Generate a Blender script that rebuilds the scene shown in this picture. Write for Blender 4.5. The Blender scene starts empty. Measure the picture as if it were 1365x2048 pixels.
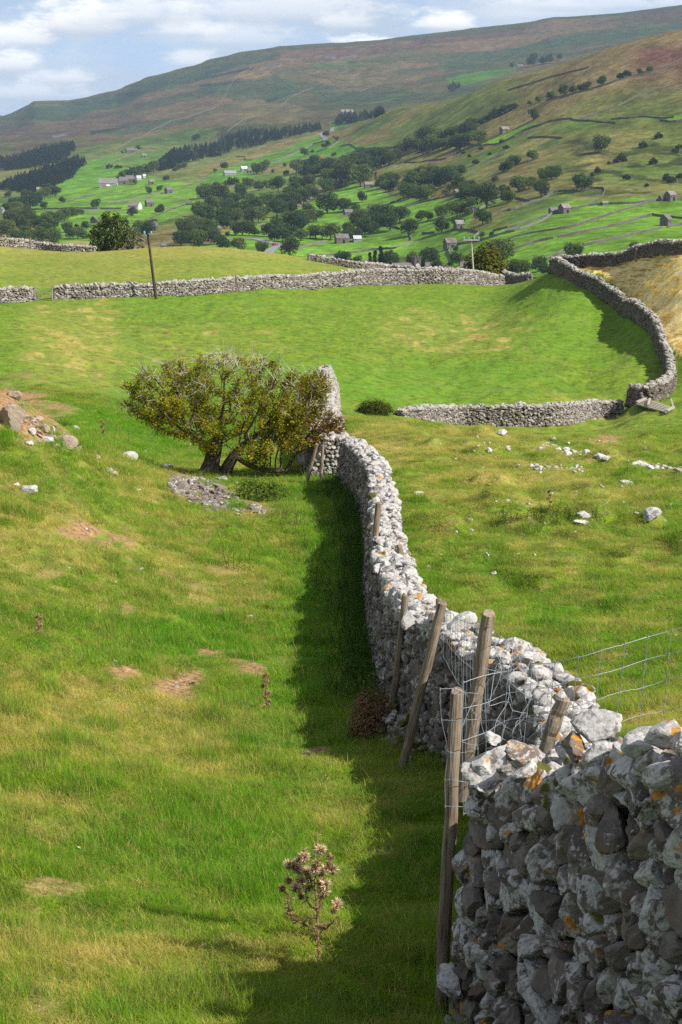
import bpy, math, random
import numpy as np

SC = bpy.context.scene
COL = SC.collection
R = np.random.default_rng(7)
random.seed(7)
import os
QQ = float(os.environ.get('QQ', '1'))

# ---------------------------------------------------------------- camera
W0, H0, FPX, HZ = 1365.0, 2048.0, 3600.0, 300.0
TH = math.atan((1024.0 - HZ) / FPX)
CT, ST = math.cos(TH), math.sin(TH)
cam_d = bpy.data.cameras.new("camera")
cam = bpy.data.objects.new("camera", cam_d)
COL.objects.link(cam)
cam.location = (0, 0, 0)
cam.rotation_euler = (math.pi / 2 - TH, 0, 0)
cam_d.sensor_fit = 'VERTICAL'
cam_d.sensor_height = 36.0
cam_d.lens = FPX / H0 * 36.0
cam_d.clip_start = 0.1
cam_d.clip_end = 60000
SC.camera = cam


def ray(u, v):
    """pixel of the photograph -> (x per metre of depth, drop per metre of depth)"""
    cx = (u - W0 / 2) / FPX
    cy = -(v - H0 / 2) / FPX
    dy = CT + cy * ST
    return cx / dy, -(-ST + cy * CT) / dy


def pix(p):
    """world points -> pixels of the photograph"""
    p = np.asarray(p, float)
    zc = p[..., 1] * CT - p[..., 2] * ST
    yc = p[..., 1] * ST + p[..., 2] * CT
    return W0 / 2 + FPX * p[..., 0] / zc, H0 / 2 - FPX * yc / zc


# ---------------------------------------------------------------- numeric helpers
def _h(ix, iy, seed):
    n = (ix.astype(np.int64) * 374761393 + iy.astype(np.int64) * 668265263 + seed * 1442695041) & 0x7fffffff
    n = ((n ^ (n >> 13)) * 1274126177) & 0x7fffffff
    n = (n ^ (n >> 16)) & 0xffff
    return n / 65535.0


def vnoise(x, y, seed=0):
    """value noise, -1..1"""
    x = np.asarray(x, float); y = np.asarray(y, float)
    ix = np.floor(x); iy = np.floor(y)
    fx = x - ix; fy = y - iy
    fx = fx * fx * fx * (fx * (fx * 6 - 15) + 10); fy = fy * fy * fy * (fy * (fy * 6 - 15) + 10)
    a = _h(ix, iy, seed); b = _h(ix + 1, iy, seed); c = _h(ix, iy + 1, seed); d = _h(ix + 1, iy + 1, seed)
    return ((a + (b - a) * fx) * (1 - fy) + (c + (d - c) * fx) * fy) * 2 - 1


def fbm(x, y, seed=0, oct=4, gain=.5):
    s = 0; a = 1; t = 0
    for k in range(oct):
        s = s + a * vnoise(x * 2 ** k + 17.3 * k, y * 2 ** k - 9.1 * k, seed + k)
        t += a; a *= gain
    return s / t


def sstep(a, b, x):
    t = np.clip((x - a) / (b - a), 0, 1)
    return t * t * (3 - 2 * t)


def inpoly(u, v, poly):
    u = np.asarray(u); v = np.asarray(v)
    r = np.zeros(u.shape, bool)
    n = len(poly)
    for i in range(n):
        x1, y1 = poly[i]; x2, y2 = poly[(i + 1) % n]
        c = (y1 > v) != (y2 > v)
        r ^= c & (u < (x2 - x1) * (v - y1) / ((y2 - y1) if y2 != y1 else 1e-9) + x1)
    return r


class TPS:
    def __init__(s, P, Z):
        s.P = P; n = len(P)
        K = s.k(((P[:, None] - P[None]) ** 2).sum(-1)) + np.eye(n) * 1e-4
        Q = np.c_[np.ones(n), P]
        A = np.zeros((n + 3, n + 3)); A[:n, :n] = K; A[:n, n:] = Q; A[n:, :n] = Q.T
        s.w = np.linalg.solve(A, np.r_[Z, 0, 0, 0])

    @staticmethod
    def k(r2):
        return .5 * r2 * np.log(r2 + 1e-12)

    def __call__(s, X):
        out = np.empty(len(X))
        for i in range(0, len(X), 40000):
            x = X[i:i + 40000]
            out[i:i + 40000] = s.k(((x[:, None] - s.P[None]) ** 2).sum(-1)) @ s.w[:len(s.P)] + np.c_[np.ones(len(x)), x] @ s.w[len(s.P):]
        return out


def rotz(a):
    c, s = np.cos(a), np.sin(a); z = np.zeros_like(c); o = np.ones_like(c)
    return np.stack([np.stack([c, -s, z], -1), np.stack([s, c, z], -1), np.stack([z, z, o], -1)], -2)


def rotx(a):
    c, s = np.cos(a), np.sin(a); z = np.zeros_like(c); o = np.ones_like(c)
    return np.stack([np.stack([o, z, z], -1), np.stack([z, c, -s], -1), np.stack([z, s, c], -1)], -2)


def roty(a):
    c, s = np.cos(a), np.sin(a); z = np.zeros_like(c); o = np.ones_like(c)
    return np.stack([np.stack([c, z, s], -1), np.stack([z, o, z], -1), np.stack([-s, z, c], -1)], -2)


# ---------------------------------------------------------------- objects
class MB:
    """collects geometry for ONE mesh"""
    def __init__(s):
        s.V = []; s.F = []; s.C = []; s.M = []; s.n = 0

    def add(s, V, F, col=None, mat=0):
        V = np.asarray(V, float).reshape(-1, 3)
        F = np.asarray(F, np.int64)
        s.V.append(V); s.F.append(F + s.n); s.n += len(V)
        s.M.append(np.full(len(F), mat))
        c = np.zeros((len(V), 4)); c[:, 3] = 1
        if col is not None:
            col = np.asarray(col, float)
            c[:, :col.shape[-1]] = col
        s.C.append(c)

    def box(s, c, size, rot=0.0, col=None, mat=0, taper=1.0):
        x, y, z = np.array(size) / 2.0
        V = np.array([[-x, -y, -z], [x, -y, -z], [x, y, -z], [-x, y, -z], [-x * taper, -y * taper, z], [x * taper, -y * taper, z], [x * taper, y * taper, z], [-x * taper, y * taper, z]])
        V = V @ rotz(np.array(float(rot))).T + np.array(c)
        s.add(V, [[0, 3, 2, 1], [4, 5, 6, 7], [0, 1, 5, 4], [1, 2, 6, 5], [2, 3, 7, 6], [3, 0, 4, 7]], col, mat)

    def bar(s, p, q, w, h=None, col=None, mat=0):
        """rectangular bar from p to q"""
        s.tube([p, q], [w / 1.41421, w / 1.41421], 4, col, mat, flat=(h or w) / w)

    def tube(s, pts, rad, seg=6, col=None, mat=0, flat=1.0, cap=True):
        P = np.asarray(pts, float); n = len(P)
        r = np.broadcast_to(np.asarray(rad, float), (n,))
        T = np.gradient(P, axis=0); T /= np.linalg.norm(T, axis=1)[:, None] + 1e-12
        up = np.array([0, 0, 1.0]) if abs(T[0, 2]) < .9 else np.array([1.0, 0, 0])
        X = np.cross(T, up); X /= np.linalg.norm(X, axis=1)[:, None] + 1e-12
        Y = np.cross(X, T)
        a = np.arange(seg) * 2 * math.pi / seg + math.pi / seg
        V = P[:, None] + r[:, None, None] * (np.cos(a)[None, :, None] * X[:, None] + flat * np.sin(a)[None, :, None] * Y[:, None])
        i = np.arange(n - 1)[:, None] * seg; j = np.arange(seg)[None]
        j2 = (j + 1) % seg
        F = np.stack([i + j, i + j2, i + seg + j2, i + seg + j], -1).reshape(-1, 4)
        s.add(V.reshape(-1, 3), F, col, mat)
        if cap:
            for e in (0, n - 1):
                c = np.vstack([V[e], P[e][None]])
                jj = np.arange(seg)
                f = np.stack([jj, (jj + 1) % seg, np.full(seg, seg)], -1)
                s.add(c, f if e else f[:, ::-1], col, mat)

    def build(s, name, mats, parent=None, smooth=False):
        me = bpy.data.meshes.new(name)
        V = np.vstack(s.V)
        fl = []; st = []; ln = []; k = 0
        for F in s.F:
            w = F.shape[1]
            fl.append(F.ravel()); st.append(k + np.arange(len(F)) * w); ln.append(np.full(len(F), w)); k += F.size
        fl = np.concatenate(fl); st = np.concatenate(st)
        me.vertices.add(len(V)); me.loops.add(len(fl)); me.polygons.add(len(st))
        me.vertices.foreach_set('co', V.astype(np.float32).ravel())
        me.loops.foreach_set('vertex_index', fl.astype(np.int32))
        me.polygons.foreach_set('loop_start', st.astype(np.int32))
        me.polygons.foreach_set('material_index', np.concatenate(s.M).astype(np.int32))
        me.polygons.foreach_set('use_smooth', np.full(len(st), bool(smooth)))
        at = me.color_attributes.new('col', 'FLOAT_COLOR', 'POINT')
        at.data.foreach_set('color', np.vstack(s.C).astype(np.float32).ravel())
        me.update(calc_edges=True)
        me.validate()
        for m in (mats if isinstance(mats, (list, tuple)) else [mats]):
            me.materials.append(m)
        o = bpy.data.objects.new(name, me)
        COL.objects.link(o)
        if parent is not None:
            o.parent = parent
        return o


def tag(o, label=None, cat=None, group=None, kind=None):
    if label: o['label'] = label
    if cat: o['category'] = cat
    if group: o['group'] = group
    if kind: o['kind'] = kind
    elif cat and cat.endswith('wall'): o['kind'] = 'thing'
    return o


def empty(name, loc, rz=0.0, scale=1.0):
    o = bpy.data.objects.new(name, None)
    o.empty_display_size = .1
    COL.objects.link(o)
    o.location = loc; o.rotation_euler = (0, 0, rz); o.scale = (scale,) * 3 if np.isscalar(scale) else scale
    return o


def copy_tree(o, parent=None):
    c = o.copy(); COL.objects.link(c)
    if parent is not None:
        c.parent = parent
    for ch in list(o.children):
        copy_tree(ch, c)
    return c


# ---------------------------------------------------------------- materials
class NT:
    """thin helper around a node tree"""
    def __init__(s, nt):
        s.t = nt; s.L = nt.links

    def n(s, kind, **kw):
        nd = s.t.nodes.new(kind)
        for k, v in kw.items():
            if k == 'inp':
                for a, b in v.items():
                    if isinstance(b, bpy.types.NodeSocket):
                        s.L.new(b, nd.inputs[a])
                    else:
                        nd.inputs[a].default_value = b
            else:
                setattr(nd, k, v)
        return nd

    def noise(s, vec, scale, detail=4, rough=.55, dist=0.0):
        nd = s.n('ShaderNodeTexNoise', inp={'Scale': scale, 'Detail': detail, 'Roughness': rough, 'Distortion': dist})
        if vec is not None: s.L.new(vec, nd.inputs['Vector'])
        return nd.outputs['Fac']

    def math(s, op, a, b=0.0, clamp=False):
        nd = s.n('ShaderNodeMath', operation=op, use_clamp=clamp)
        for i, x in enumerate((a, b)):
            if isinstance(x, bpy.types.NodeSocket): s.L.new(x, nd.inputs[i])
            else: nd.inputs[i].default_value = x
        return nd.outputs[0]

    def ramp(s, x, a, b, lo=0.0, hi=1.0):
        nd = s.n('ShaderNodeMapRange', interpolation_type='SMOOTHSTEP')
        if isinstance(x, bpy.types.NodeSocket): s.L.new(x, nd.inputs[0])
        nd.inputs[1].default_value = a; nd.inputs[2].default_value = b; nd.inputs[3].default_value = lo; nd.inputs[4].default_value = hi
        return nd.outputs[0]

    def mix(s, f, a, b, mode='MIX'):
        nd = s.n('ShaderNodeMix', data_type='RGBA', blend_type=mode)
        for i, x in ((0, f), (6, a), (7, b)):
            if isinstance(x, bpy.types.NodeSocket): s.L.new(x, nd.inputs[i])
            elif i == 0: nd.inputs[i].default_value = x
            else: nd.inputs[i].default_value = (*x[:3], 1)
        return nd.outputs[2]


def new_mat(name, rough=.9):
    m = bpy.data.materials.new(name); m.use_nodes = True
    t = NT(m.node_tree)
    b = m.node_tree.nodes['Principled BSDF']
    b.inputs['Roughness'].default_value = rough
    b.inputs['Specular IOR Level'].default_value = .2
    return m, t, b


def plain(name, col, rough=.85, var=.25, scale=3.0, metal=0.0, bump=0.0):
    m, t, b = new_mat(name, rough)
    g = t.n('ShaderNodeNewGeometry')
    f = t.noise(g.outputs['Position'], scale, 5)
    c1 = tuple(c * (1 - var) for c in col); c2 = tuple(min(1, c * (1 + var)) for c in col)
    t.L.new(t.mix(t.ramp(f, .3, .7), c1, c2), b.inputs['Base Color'])
    b.inputs['Metallic'].default_value = metal
    if bump:
        bp = t.n('ShaderNodeBump', inp={'Strength': bump, 'Distance': .02, 'Height': f})
        t.L.new(bp.outputs[0], b.inputs['Normal'])
    return m
# ================================================================ TERRAIN
NEAR = [  # column of the photograph: (row, distance) pairs
    (-500, [(2048, 7.6), (1700, 11.5), (1500, 14.5), (1300, 18.5), (1100, 24), (950, 31), (880, 36), (770, 43)]),
    (0, [(2048, 9.0), (1850, 11.2), (1700, 13.6), (1500, 17.5), (1300, 22.5), (1100, 29.5), (980, 34.5), (900, 39), (850, 41.5), (792, 45)]),
    (150, [(980, 38), (900, 44.5)]),
    (300, [(2048, 9.3), (1700, 14.6), (1500, 19.2), (1300, 26), (1150, 33), (1050, 40), (990, 46), (962, 49.5), (930, 62)]),
    (430, [(1030, 44), (955, 59)]),
    (600, [(2048, 9.6), (1850, 12.3), (1700, 15.2), (1500, 20.5), (1400, 24), (1300, 28.5), (1200, 33.5), (1100, 40), (1000, 50), (950, 58), (880, 76)]),
    (880, [(2060, 10), (1850, 12.6), (1560, 18.5)]),
    (1200, [(2100, 8.9), (1450, 22), (1300, 28.5), (1200, 33.5), (1100, 40.5), (1000, 50.5), (940, 59), (912, 64.5)]),
    (1365, [(2170, 7.4), (1440, 22), (1300, 28), (1100, 40), (1000, 50), (930, 60)]),
    (1900, [(2200, 6.5), (1440, 20), (1100, 38), (930, 58)]),
    # rim of the near pasture and the hollow beyond it
    (700, [(905, 68), (842, 84)]), (800, [(1000, 49.5), (845, 82)]), (900, [(930, 61), (860, 78)]), (1000, [(880, 72.5)]), (1130, [(908, 66)]),
    (150, [(850, 76), (800, 95)]),
    (0, [(832, 82), (800, 92), (740, 109), (680, 129), (640, 147), (605, 180), (560, 203), (510, 240), (490, 264)]),
    (-500, [(800, 80), (700, 110), (610, 165), (540, 215), (480, 260)]),
    (180, [(505, 262)]),
    (300, [(830, 93), (760, 118), (700, 140), (650, 159), (592, 188), (540, 216), (497, 252)]),
    (450, [(497, 252)]),
    (600, [(760, 122), (576, 207), (517, 252)]),
    (700, [(830, 107), (760, 130), (700, 150), (640, 176), (600, 198), (571, 215), (534, 255)]),
    (830, [(834, 112), (553, 262)]),
    (900, [(850, 115), (760, 138), (565, 228)]),
    (1000, [(851, 117), (800, 128), (700, 153), (620, 190), (575, 225), (563, 262)]),
    (1100, [(850, 117), (700, 152), (640, 168), (580, 184), (556, 190)]),
    (1240, [(880, 88), (832, 126), (760, 137)]),
    (1270, [(814, 124), (700, 149), (620, 164)]),
    (1340, [(860, 100), (795, 128), (740, 140)]),
    (1365, [(880, 85), (780, 131), (700, 144), (600, 154), (510, 168)]),
    (1250, [(640, 166), (560, 178)]), (1273, [(516, 183)]), (1320, [(600, 160), (508, 176)]), (1200, [(531, 190)]), (1140, [(536, 192)]),
    (1900, [(870, 100), (775, 130), (700, 145), (620, 165)]),
]
AK = 4.5
P_, Z_ = [], []
for u_, l_ in NEAR:
    for v_, d_ in l_:
        a_, s_ = ray(u_, v_)
        P_.append((a_ * AK, math.log(d_))); Z_.append(-s_ * d_)
for a_ in (-.45, -.25, -.1, 0, .1, .25, .45):
    P_ += [(a_ * AK, math.log(2.5)), (a_ * AK, math.log(5.0))]; Z_ += [-2.3 - a_, -3.15 - a_ * 1.6]
    P_ += [(a_ * AK, math.log(340)), (a_ * AK, math.log(440))]; Z_ += [-30, -75]
P_ += [(.15 * AK, math.log(230)), (.19 * AK, math.log(220)), (.3 * AK, math.log(230))]; Z_ += [-16, -14, -13]
tps_near = TPS(np.array(P_), np.array(Z_))


def softa(a, lim=.2, k=.08):
    b = np.abs(a)
    return np.sign(a) * np.where(b > lim, lim + k * np.tanh((b - lim) / k), b)


def ground(x, y, micro=True):
    x = np.atleast_1d(np.asarray(x, float)); y = np.maximum(np.atleast_1d(np.asarray(y, float)), .5)
    yc = np.maximum(y, 2.5)
    z = tps_near(np.c_[softa(x / yc, .19, .025) * AK, np.log(yc)])
    if micro:
        f = sstep(300, 150, y) * sstep(5, 9, y)
        z = z + f * (.13 * fbm(x / 2.3, y / 2.3, 3, 2) + .065 * vnoise(x / .7, y / .7, 5) + .03 * vnoise(x / .27, y / .27, 6))
        z = z + f * sstep(60, 110, y) * (.30 * fbm(x / 7, y / 5, 9, 3) + .10 * vnoise(x / 1.7, y / 1.3, 12) + .05 * vnoise(x / .8, y / .7, 13))
        r = f * sstep(.02, .06, x / y) * sstep(26, 34, y) * sstep(95, 75, y)      # hummocky pasture right of the wall
        z = z + r * (.55 * np.maximum(0, fbm(x / 1.5, y / 1.9, 21, 2)) + .10 * vnoise(x / .6, y / .7, 22))
    z = z - .55 * np.exp(-((x + 7.05) / 1.25) ** 2 - ((y - 42.2) / 1.0) ** 2) - .3 * np.exp(-((x + 6.1) / .8) ** 2 - ((y - 41.6) / .7) ** 2)   # eroded bank
    return z


VAL = [
    (-300, [(470, 1250), (420, 1700), (360, 2600), (310, 3300)]),
    (0, [(478, 1200), (430, 1550), (390, 1950), (340, 2600), (305, 3200), (285, 3600)]),
    (200, [(480, 1150), (430, 1450), (380, 1900), (330, 2450), (290, 3000), (270, 3400)]),
    (450, [(500, 1050), (450, 1250), (400, 1600), (350, 2000), (310, 2500), (280, 2950)]),
    (650, [(520, 1000), (480, 1120), (420, 1350), (350, 1750), (300, 2150), (268, 2550), (262, 2750)]),
    (800, [(540, 950), (480, 1080), (400, 1330), (330, 1620), (280, 1850), (213, 2250)]),
    (1000, [(535, 800), (470, 930), (400, 1120), (330, 1330), (260, 1560), (164, 1900)]),
    (1200, [(520, 740), (440, 920), (390, 1050), (330, 1200), (260, 1350), (180, 1500), (104, 1680)]),
    (1365, [(495, 760), (440, 900), (390, 1020), (350, 1120), (300, 1230), (240, 1330), (150, 1470), (65, 1600)]),
    (1700, [(460, 800), (390, 950), (280, 1180), (150, 1350), (-20, 1520)]),
]
P_, Z_ = [], []
for u_, l_ in VAL:
    for v_, d_ in l_:
        a_, s_ = ray(u_, v_)
        P_.append((a_ * AK, 1.6 * math.log(d_))); Z_.append(-s_ * d_)
for a_ in (-.4, -.2, -.1, 0, .1, .2, .35):
    for d_, z_ in ((300, -66), (420, -66), (600, -68 + 55 * max(0, a_))):
        P_.append((a_ * AK, 1.6 * math.log(d_))); Z_.append(z_)
for u_, d_, z_ in ((800, 2650, 25), (800, 3100, -30), (1000, 2300, 35), (1000, 2800, -30), (1200, 2050, 60), (1200, 2600, -10), (1365, 1950, 75), (1365, 2500, 0),
                   (1700, 1900, 120), (1700, 2500, 40), (1000, 4500, -60), (1365, 4500, -60), (650, 3300, 10), (650, 4500, -60), (450, 3700, 10), (450, 4700, -60),
                   (200, 4700, -60), (0, 4700, -60), (-300, 4700, -60), (1700, 4500, -60)):
    P_.append(((u_ - 682.5) / FPX * AK, 1.6 * math.log(d_))); Z_.append(z_)
tps_val = TPS(np.array(P_), np.array(Z_))

FELL = [
    (-300, [(300, 3600), (265, 4300), (246, 4700)]),
    (0, [(285, 3500), (262, 4100), (240, 4700)]),
    (65, [(216, 4750)]), (140, [(207, 4850)]), (250, [(182, 4900)]), (262, [(171, 4920)]),
    (300, [(270, 3300), (235, 3900), (195, 4500)]),
    (400, [(135, 5000)]),
    (500, [(255, 3050)]),
    (600, [(243, 3050), (205, 3700), (155, 4400), (100, 5100)]),
    (760, [(225, 2950), (92, 5200)]),
    (900, [(200, 3200), (158, 3900), (115, 4600)]), (945, [(70, 5200)]),
    (1100, [(120, 3800), (50, 5300)]),
    (1200, [(110, 3700), (80, 4500)]),
    (1365, [(100, 3300), (62, 4300), (25, 5400)]),
    (1700, [(90, 3300), (0, 5400)]),
]
P_, Z_ = [], []
for u_, l_ in FELL:
    for v_, d_ in l_:
        a_, s_ = ray(u_, v_)
        P_.append((a_ * AK, 3 * math.log(d_))); Z_.append(-s_ * d_)
for u_ in (-300, 0, 200, 400, 600, 800, 1000, 1200, 1365, 1700):
    P_.append(((u_ - 682.5) / FPX * AK, 3 * math.log(2500 if u_ > 500 else 2800))); Z_.append(-60 if u_ > 300 else -30)
    a_, s_ = ray(u_, np.interp(u_, [-300, 0, 65, 140, 260, 400, 560, 760, 945, 1100, 1365, 1700], [246, 240, 216, 207, 172, 135, 102, 92, 70, 50, 25, 0]))
    P_.append((a_ * AK, 3 * math.log(7000))); Z_.append(-s_ * 5100 - 15)
tps_fell = TPS(np.array(P_), np.array(Z_))


def valley(x, y, micro=True):
    x = np.atleast_1d(np.asarray(x, float)); y = np.atleast_1d(np.asarray(y, float))
    ly = np.log(y)
    z1 = tps_val(np.c_[softa(x / y) * AK, 1.6 * ly])
    z2 = tps_fell(np.c_[softa(x / y) * AK, 3 * ly])
    wr = sstep(3500, 4900, y)
    if np.any(wr > 0):                                   # the stepped skyline of the fell
        a = np.clip(x / y, -.4, .4)
        us = np.array([-800, -300, 0, 35, 60, 72, 140, 180, 235, 255, 290, 330, 392, 425, 480, 560, 700, 760, 860, 945, 1020, 1100, 1150, 1260, 1365, 1900])
        vs = np.array([262, 250, 240, 229, 216, 210, 208, 199, 187, 179, 164, 154, 139, 128, 116, 103, 97, 92, 80, 71, 63, 50, 47, 37, 25, -10])
        zr = np.interp(a, (us - W0 / 2) / FPX / (CT + .2 * ST), (HZ - vs) / FPX * 5200)
        z2 = z2 + wr * (zr - tps_fell(np.c_[softa(x / y) * AK, np.full(len(x), 3 * math.log(5200))])) - np.maximum(y - 5250, 0) * .03
    z2 = np.where(y < 2300, -200, z2)
    # limestone steps along the fell
    f2 = sstep(3200, 4200, y)
    st = z2 / 24 + .6 * fbm(x / 900, y / 900, 31, 2)
    z2 = z2 + f2 * 3.2 * (sstep(.0, .35, st - np.floor(st)) - (st - np.floor(st)))
    d = z1 - z2
    k = 8.0
    z = np.where(np.abs(d) > k, np.maximum(z1, z2), np.maximum(z1, z2) + np.maximum(k - np.abs(d), 0) ** 2 / (4 * k))
    if micro:
        sc = sstep(500, 1500, y)
        z = z + sc * (2.6 * fbm(x / 140, y / 150, 41, 4) + 1.1 * fbm(x / 34, y / 60, 42, 3)) + sstep(2900, 3800, y) * (1 - .8 * sstep(4600, 5100, y)) * 14 * fbm(x / 330, y / 560, 43, 4)
    return z


def hit(u, v, dmin=6.0, dmax=330.0, fn=None):
    """first point of the land met by the line of sight through a pixel"""
    fn = fn or ground
    a, s = ray(u, v)
    d = np.exp(np.linspace(math.log(dmin), math.log(dmax), 700))
    g = fn(a * d, d) + s * d
    i = np.where(g >= 0)[0]
    if len(i) == 0:
        k = int(np.argmax(g)); return np.array([a * d[k], d[k], fn(a * d[k], d[k])[0]])
    k = i[0]
    if k == 0: dd = d[0]
    else:
        t = g[k - 1] / (g[k - 1] - g[k]); dd = d[k - 1] + t * (d[k] - d[k - 1])
    return np.array([a * dd, dd, float(fn(a * dd, dd)[0])])


def vhit(u, v, dmin=560.0):
    return hit(u, v, dmin, 5600.0, valley)


def polar(avals, dvals, fn):
    A, D = np.meshgrid(avals, dvals)
    X = A * D; Y = D
    Z = fn(X.ravel(), Y.ravel())
    V = np.c_[X.ravel(), Y.ravel(), Z]
    n, m = A.shape
    i = np.arange(n - 1)[:, None] * m + np.arange(m - 1)[None]
    F = np.stack([i, i + 1, i + m + 1, i + m], -1).reshape(-1, 4)
    return V, F


def avals(fine, n_in, n_out, lim=.5):
    return np.r_[np.linspace(-lim, -fine, n_out, endpoint=False), np.linspace(-fine, fine, n_in), np.linspace(fine, lim, n_out + 1)[1:]]
# ================================================================ SKY, SUN, AIR
SUN_TRAVEL = np.array([-.885, .466])
SUN_EL = math.radians(43)
w = bpy.data.worlds.new("World"); SC.world = w; w.use_nodes = True
t = NT(w.node_tree)
bg = w.node_tree.nodes['Background']
sky = t.n('ShaderNodeTexSky', sky_type='NISHITA', sun_disc=False)
sky.sun_elevation = SUN_EL
sky.sun_rotation = math.atan2(-SUN_TRAVEL[0], -SUN_TRAVEL[1])
sky.air_density = 1.0; sky.dust_density = .6; sky.ozone_density = 1.5
tc = t.n('ShaderNodeTexCoord')
dirv = tc.outputs['Generated']
sep = t.n('ShaderNodeSeparateXYZ', inp={0: dirv})
ysafe = t.math('MAXIMUM', sep.outputs[1], .05)
az = t.math('DIVIDE', sep.outputs[0], ysafe)      # azimuth and height of a direction
el = t.math('DIVIDE', sep.outputs[2], ysafe)
cmb = t.n('ShaderNodeCombineXYZ', inp={0: t.math('MULTIPLY', az, 10.0), 1: t.math('MULTIPLY', el, 26.0), 2: 0.0})
warp = t.noise(cmb.outputs[0], 3.4, 6, .6)
n1 = t.noise(cmb.outputs[0], 1.7, 7, .56, .2)
n2 = t.noise(cmb.outputs[0], 5.5, 7, .6, .15)


def puff(u, v, ru, rv, soft=.6):
    """a cumulus that stands in a given direction of the sky"""
    a, s = ray(u, v)
    dx = t.math('DIVIDE', t.math('SUBTRACT', az, a), ru / FPX)
    dy = t.math('DIVIDE', t.math('SUBTRACT', el, -s), rv / FPX)
    low = t.math('LESS_THAN', dy, 0.0)
    dy = t.math('MULTIPLY', dy, t.math('ADD', 1.0, t.math('MULTIPLY', low, .9)))       # flat base
    r = t.math('SQRT', t.math('ADD', t.math('MULTIPLY', dx, dx), t.math('MULTIPLY', dy, dy)))
    r = t.math('ADD', r, t.math('MULTIPLY', t.math('SUBTRACT', n2, .5), 1.9))
    r = t.math('ADD', r, t.math('MULTIPLY', t.math('SUBTRACT', warp, .5), .9))
    return t.ramp(r, 1.0 - soft, 1.0 + soft * .5, 1.0, 0.0), t.ramp(dy, -.7, .6)


base = t.mix(t.ramp(n1, .38, .66), (.38, .51, .71), (.56, .63, .73))
base = t.mix(t.ramp(el, .095, .03, 0.0, .35), base, (.52, .66, .84))
band = t.noise(cmb.outputs[0], .9, 4, .5)
base = t.mix(t.ramp(band, .42, .6, 0.0, .75), base, (.44, .52, .63))
col = base
for (u_, v_, ru, rv, k) in ((150, 50, 108, 54, 1.0), (25, 82, 80, 40, .9), (30, 132, 66, 38, .85), (125, 160, 70, 24, .6), (375, 62, 70, 30, .8), (270, 30, 130, 50, .6), (385, 125, 55, 26, .55), (560, 25, 230, 60, .6), (480, 80, 120, 34, .4), (1100, 30, 160, 30, .35), (60, 190, 120, 26, .4),
                            (895, 52, 62, 32, 1.0), (735, 86, 60, 16, .95), (690, 50, 60, 26, .55), (1200, 10, 240, 28, .5), (-200, 90, 120, 60, .9), (1700, -40, 200, 70, .8), (1100, -120, 240, 90, .9), (400, -160, 260, 80, .9)):
    m, sh = puff(u_, v_, ru, rv)
    cc = t.mix(sh, (.55, .59, .66), (1.06, 1.04, 1.01))
    col = t.mix(t.math('MULTIPLY', m, k), col, cc)
# overhead the plain blue sky takes over
hi = t.ramp(sep.outputs[2], .10, .35)
st = t.n('ShaderNodeVectorMath', operation='SCALE', inp={0: t.mix(.5, sky.outputs[0], (4.2, 4.1, 4.0)), 3: .110})
cl = t.n('ShaderNodeVectorMath', operation='SCALE', inp={0: col, 3: .70})
front = t.ramp(sep.outputs[1], .05, .3)
fr = t.math('MULTIPLY', front, t.ramp(sep.outputs[2], .35, .10))
t.L.new(t.mix(fr, st.outputs[0], cl.outputs[0]), bg.inputs['Color'])
bg.inputs['Strength'].default_value = 1.0

sun_d = bpy.data.lights.new('sun', 'SUN')
sun_d.energy = 5.0; sun_d.angle = math.radians(.5); sun_d.color = (1.0, .94, .85)
sun = bpy.data.objects.new('sun', sun_d); COL.objects.link(sun)
import mathutils
sun.rotation_euler = mathutils.Vector((SUN_TRAVEL[0] * math.cos(SUN_EL), SUN_TRAVEL[1] * math.cos(SUN_EL), -math.sin(SUN_EL))).to_track_quat('-Z', 'Y').to_euler()

SC.view_settings.view_transform = 'Standard'; SC.view_settings.look = 'None'
SC.view_settings.exposure = .72; SC.view_settings.gamma = 1.0
SC.cycles.max_bounces = 5; SC.cycles.diffuse_bounces = 3; SC.cycles.glossy_bounces = 1; SC.cycles.transmission_bounces = 3; SC.cycles.transparent_max_bounces = 6
SC.cycles.volume_bounces = 0
SC.cycles.use_denoising = bool(os.environ.get('DN'))
SC.cycles.sample_clamp_indirect = 4.0

import os
w.cycles.sampling_method = "NONE"
HAZE = not os.environ.get("NOHAZE")
if HAZE:
    hm = bpy.data.materials.new('haze_air'); hm.use_nodes = True
    hn = hm.node_tree; hn.nodes.remove(hn.nodes['Principled BSDF'])
    pv = hn.nodes.new('ShaderNodeVolumePrincipled')
    pv.inputs['Color'].default_value = (.55, .75, 1.0, 1)
    pv.inputs['Density'].default_value = 4.6e-5
    pv.inputs['Anisotropy'].default_value = 0.0
    hn.links.new(pv.outputs[0], hn.nodes['Material Output'].inputs['Volume'])
    b = MB(); b.box((0, 3800, 165), (11000, 7800, 520))
    tag(b.build('haze', hm), kind='stuff')
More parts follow.
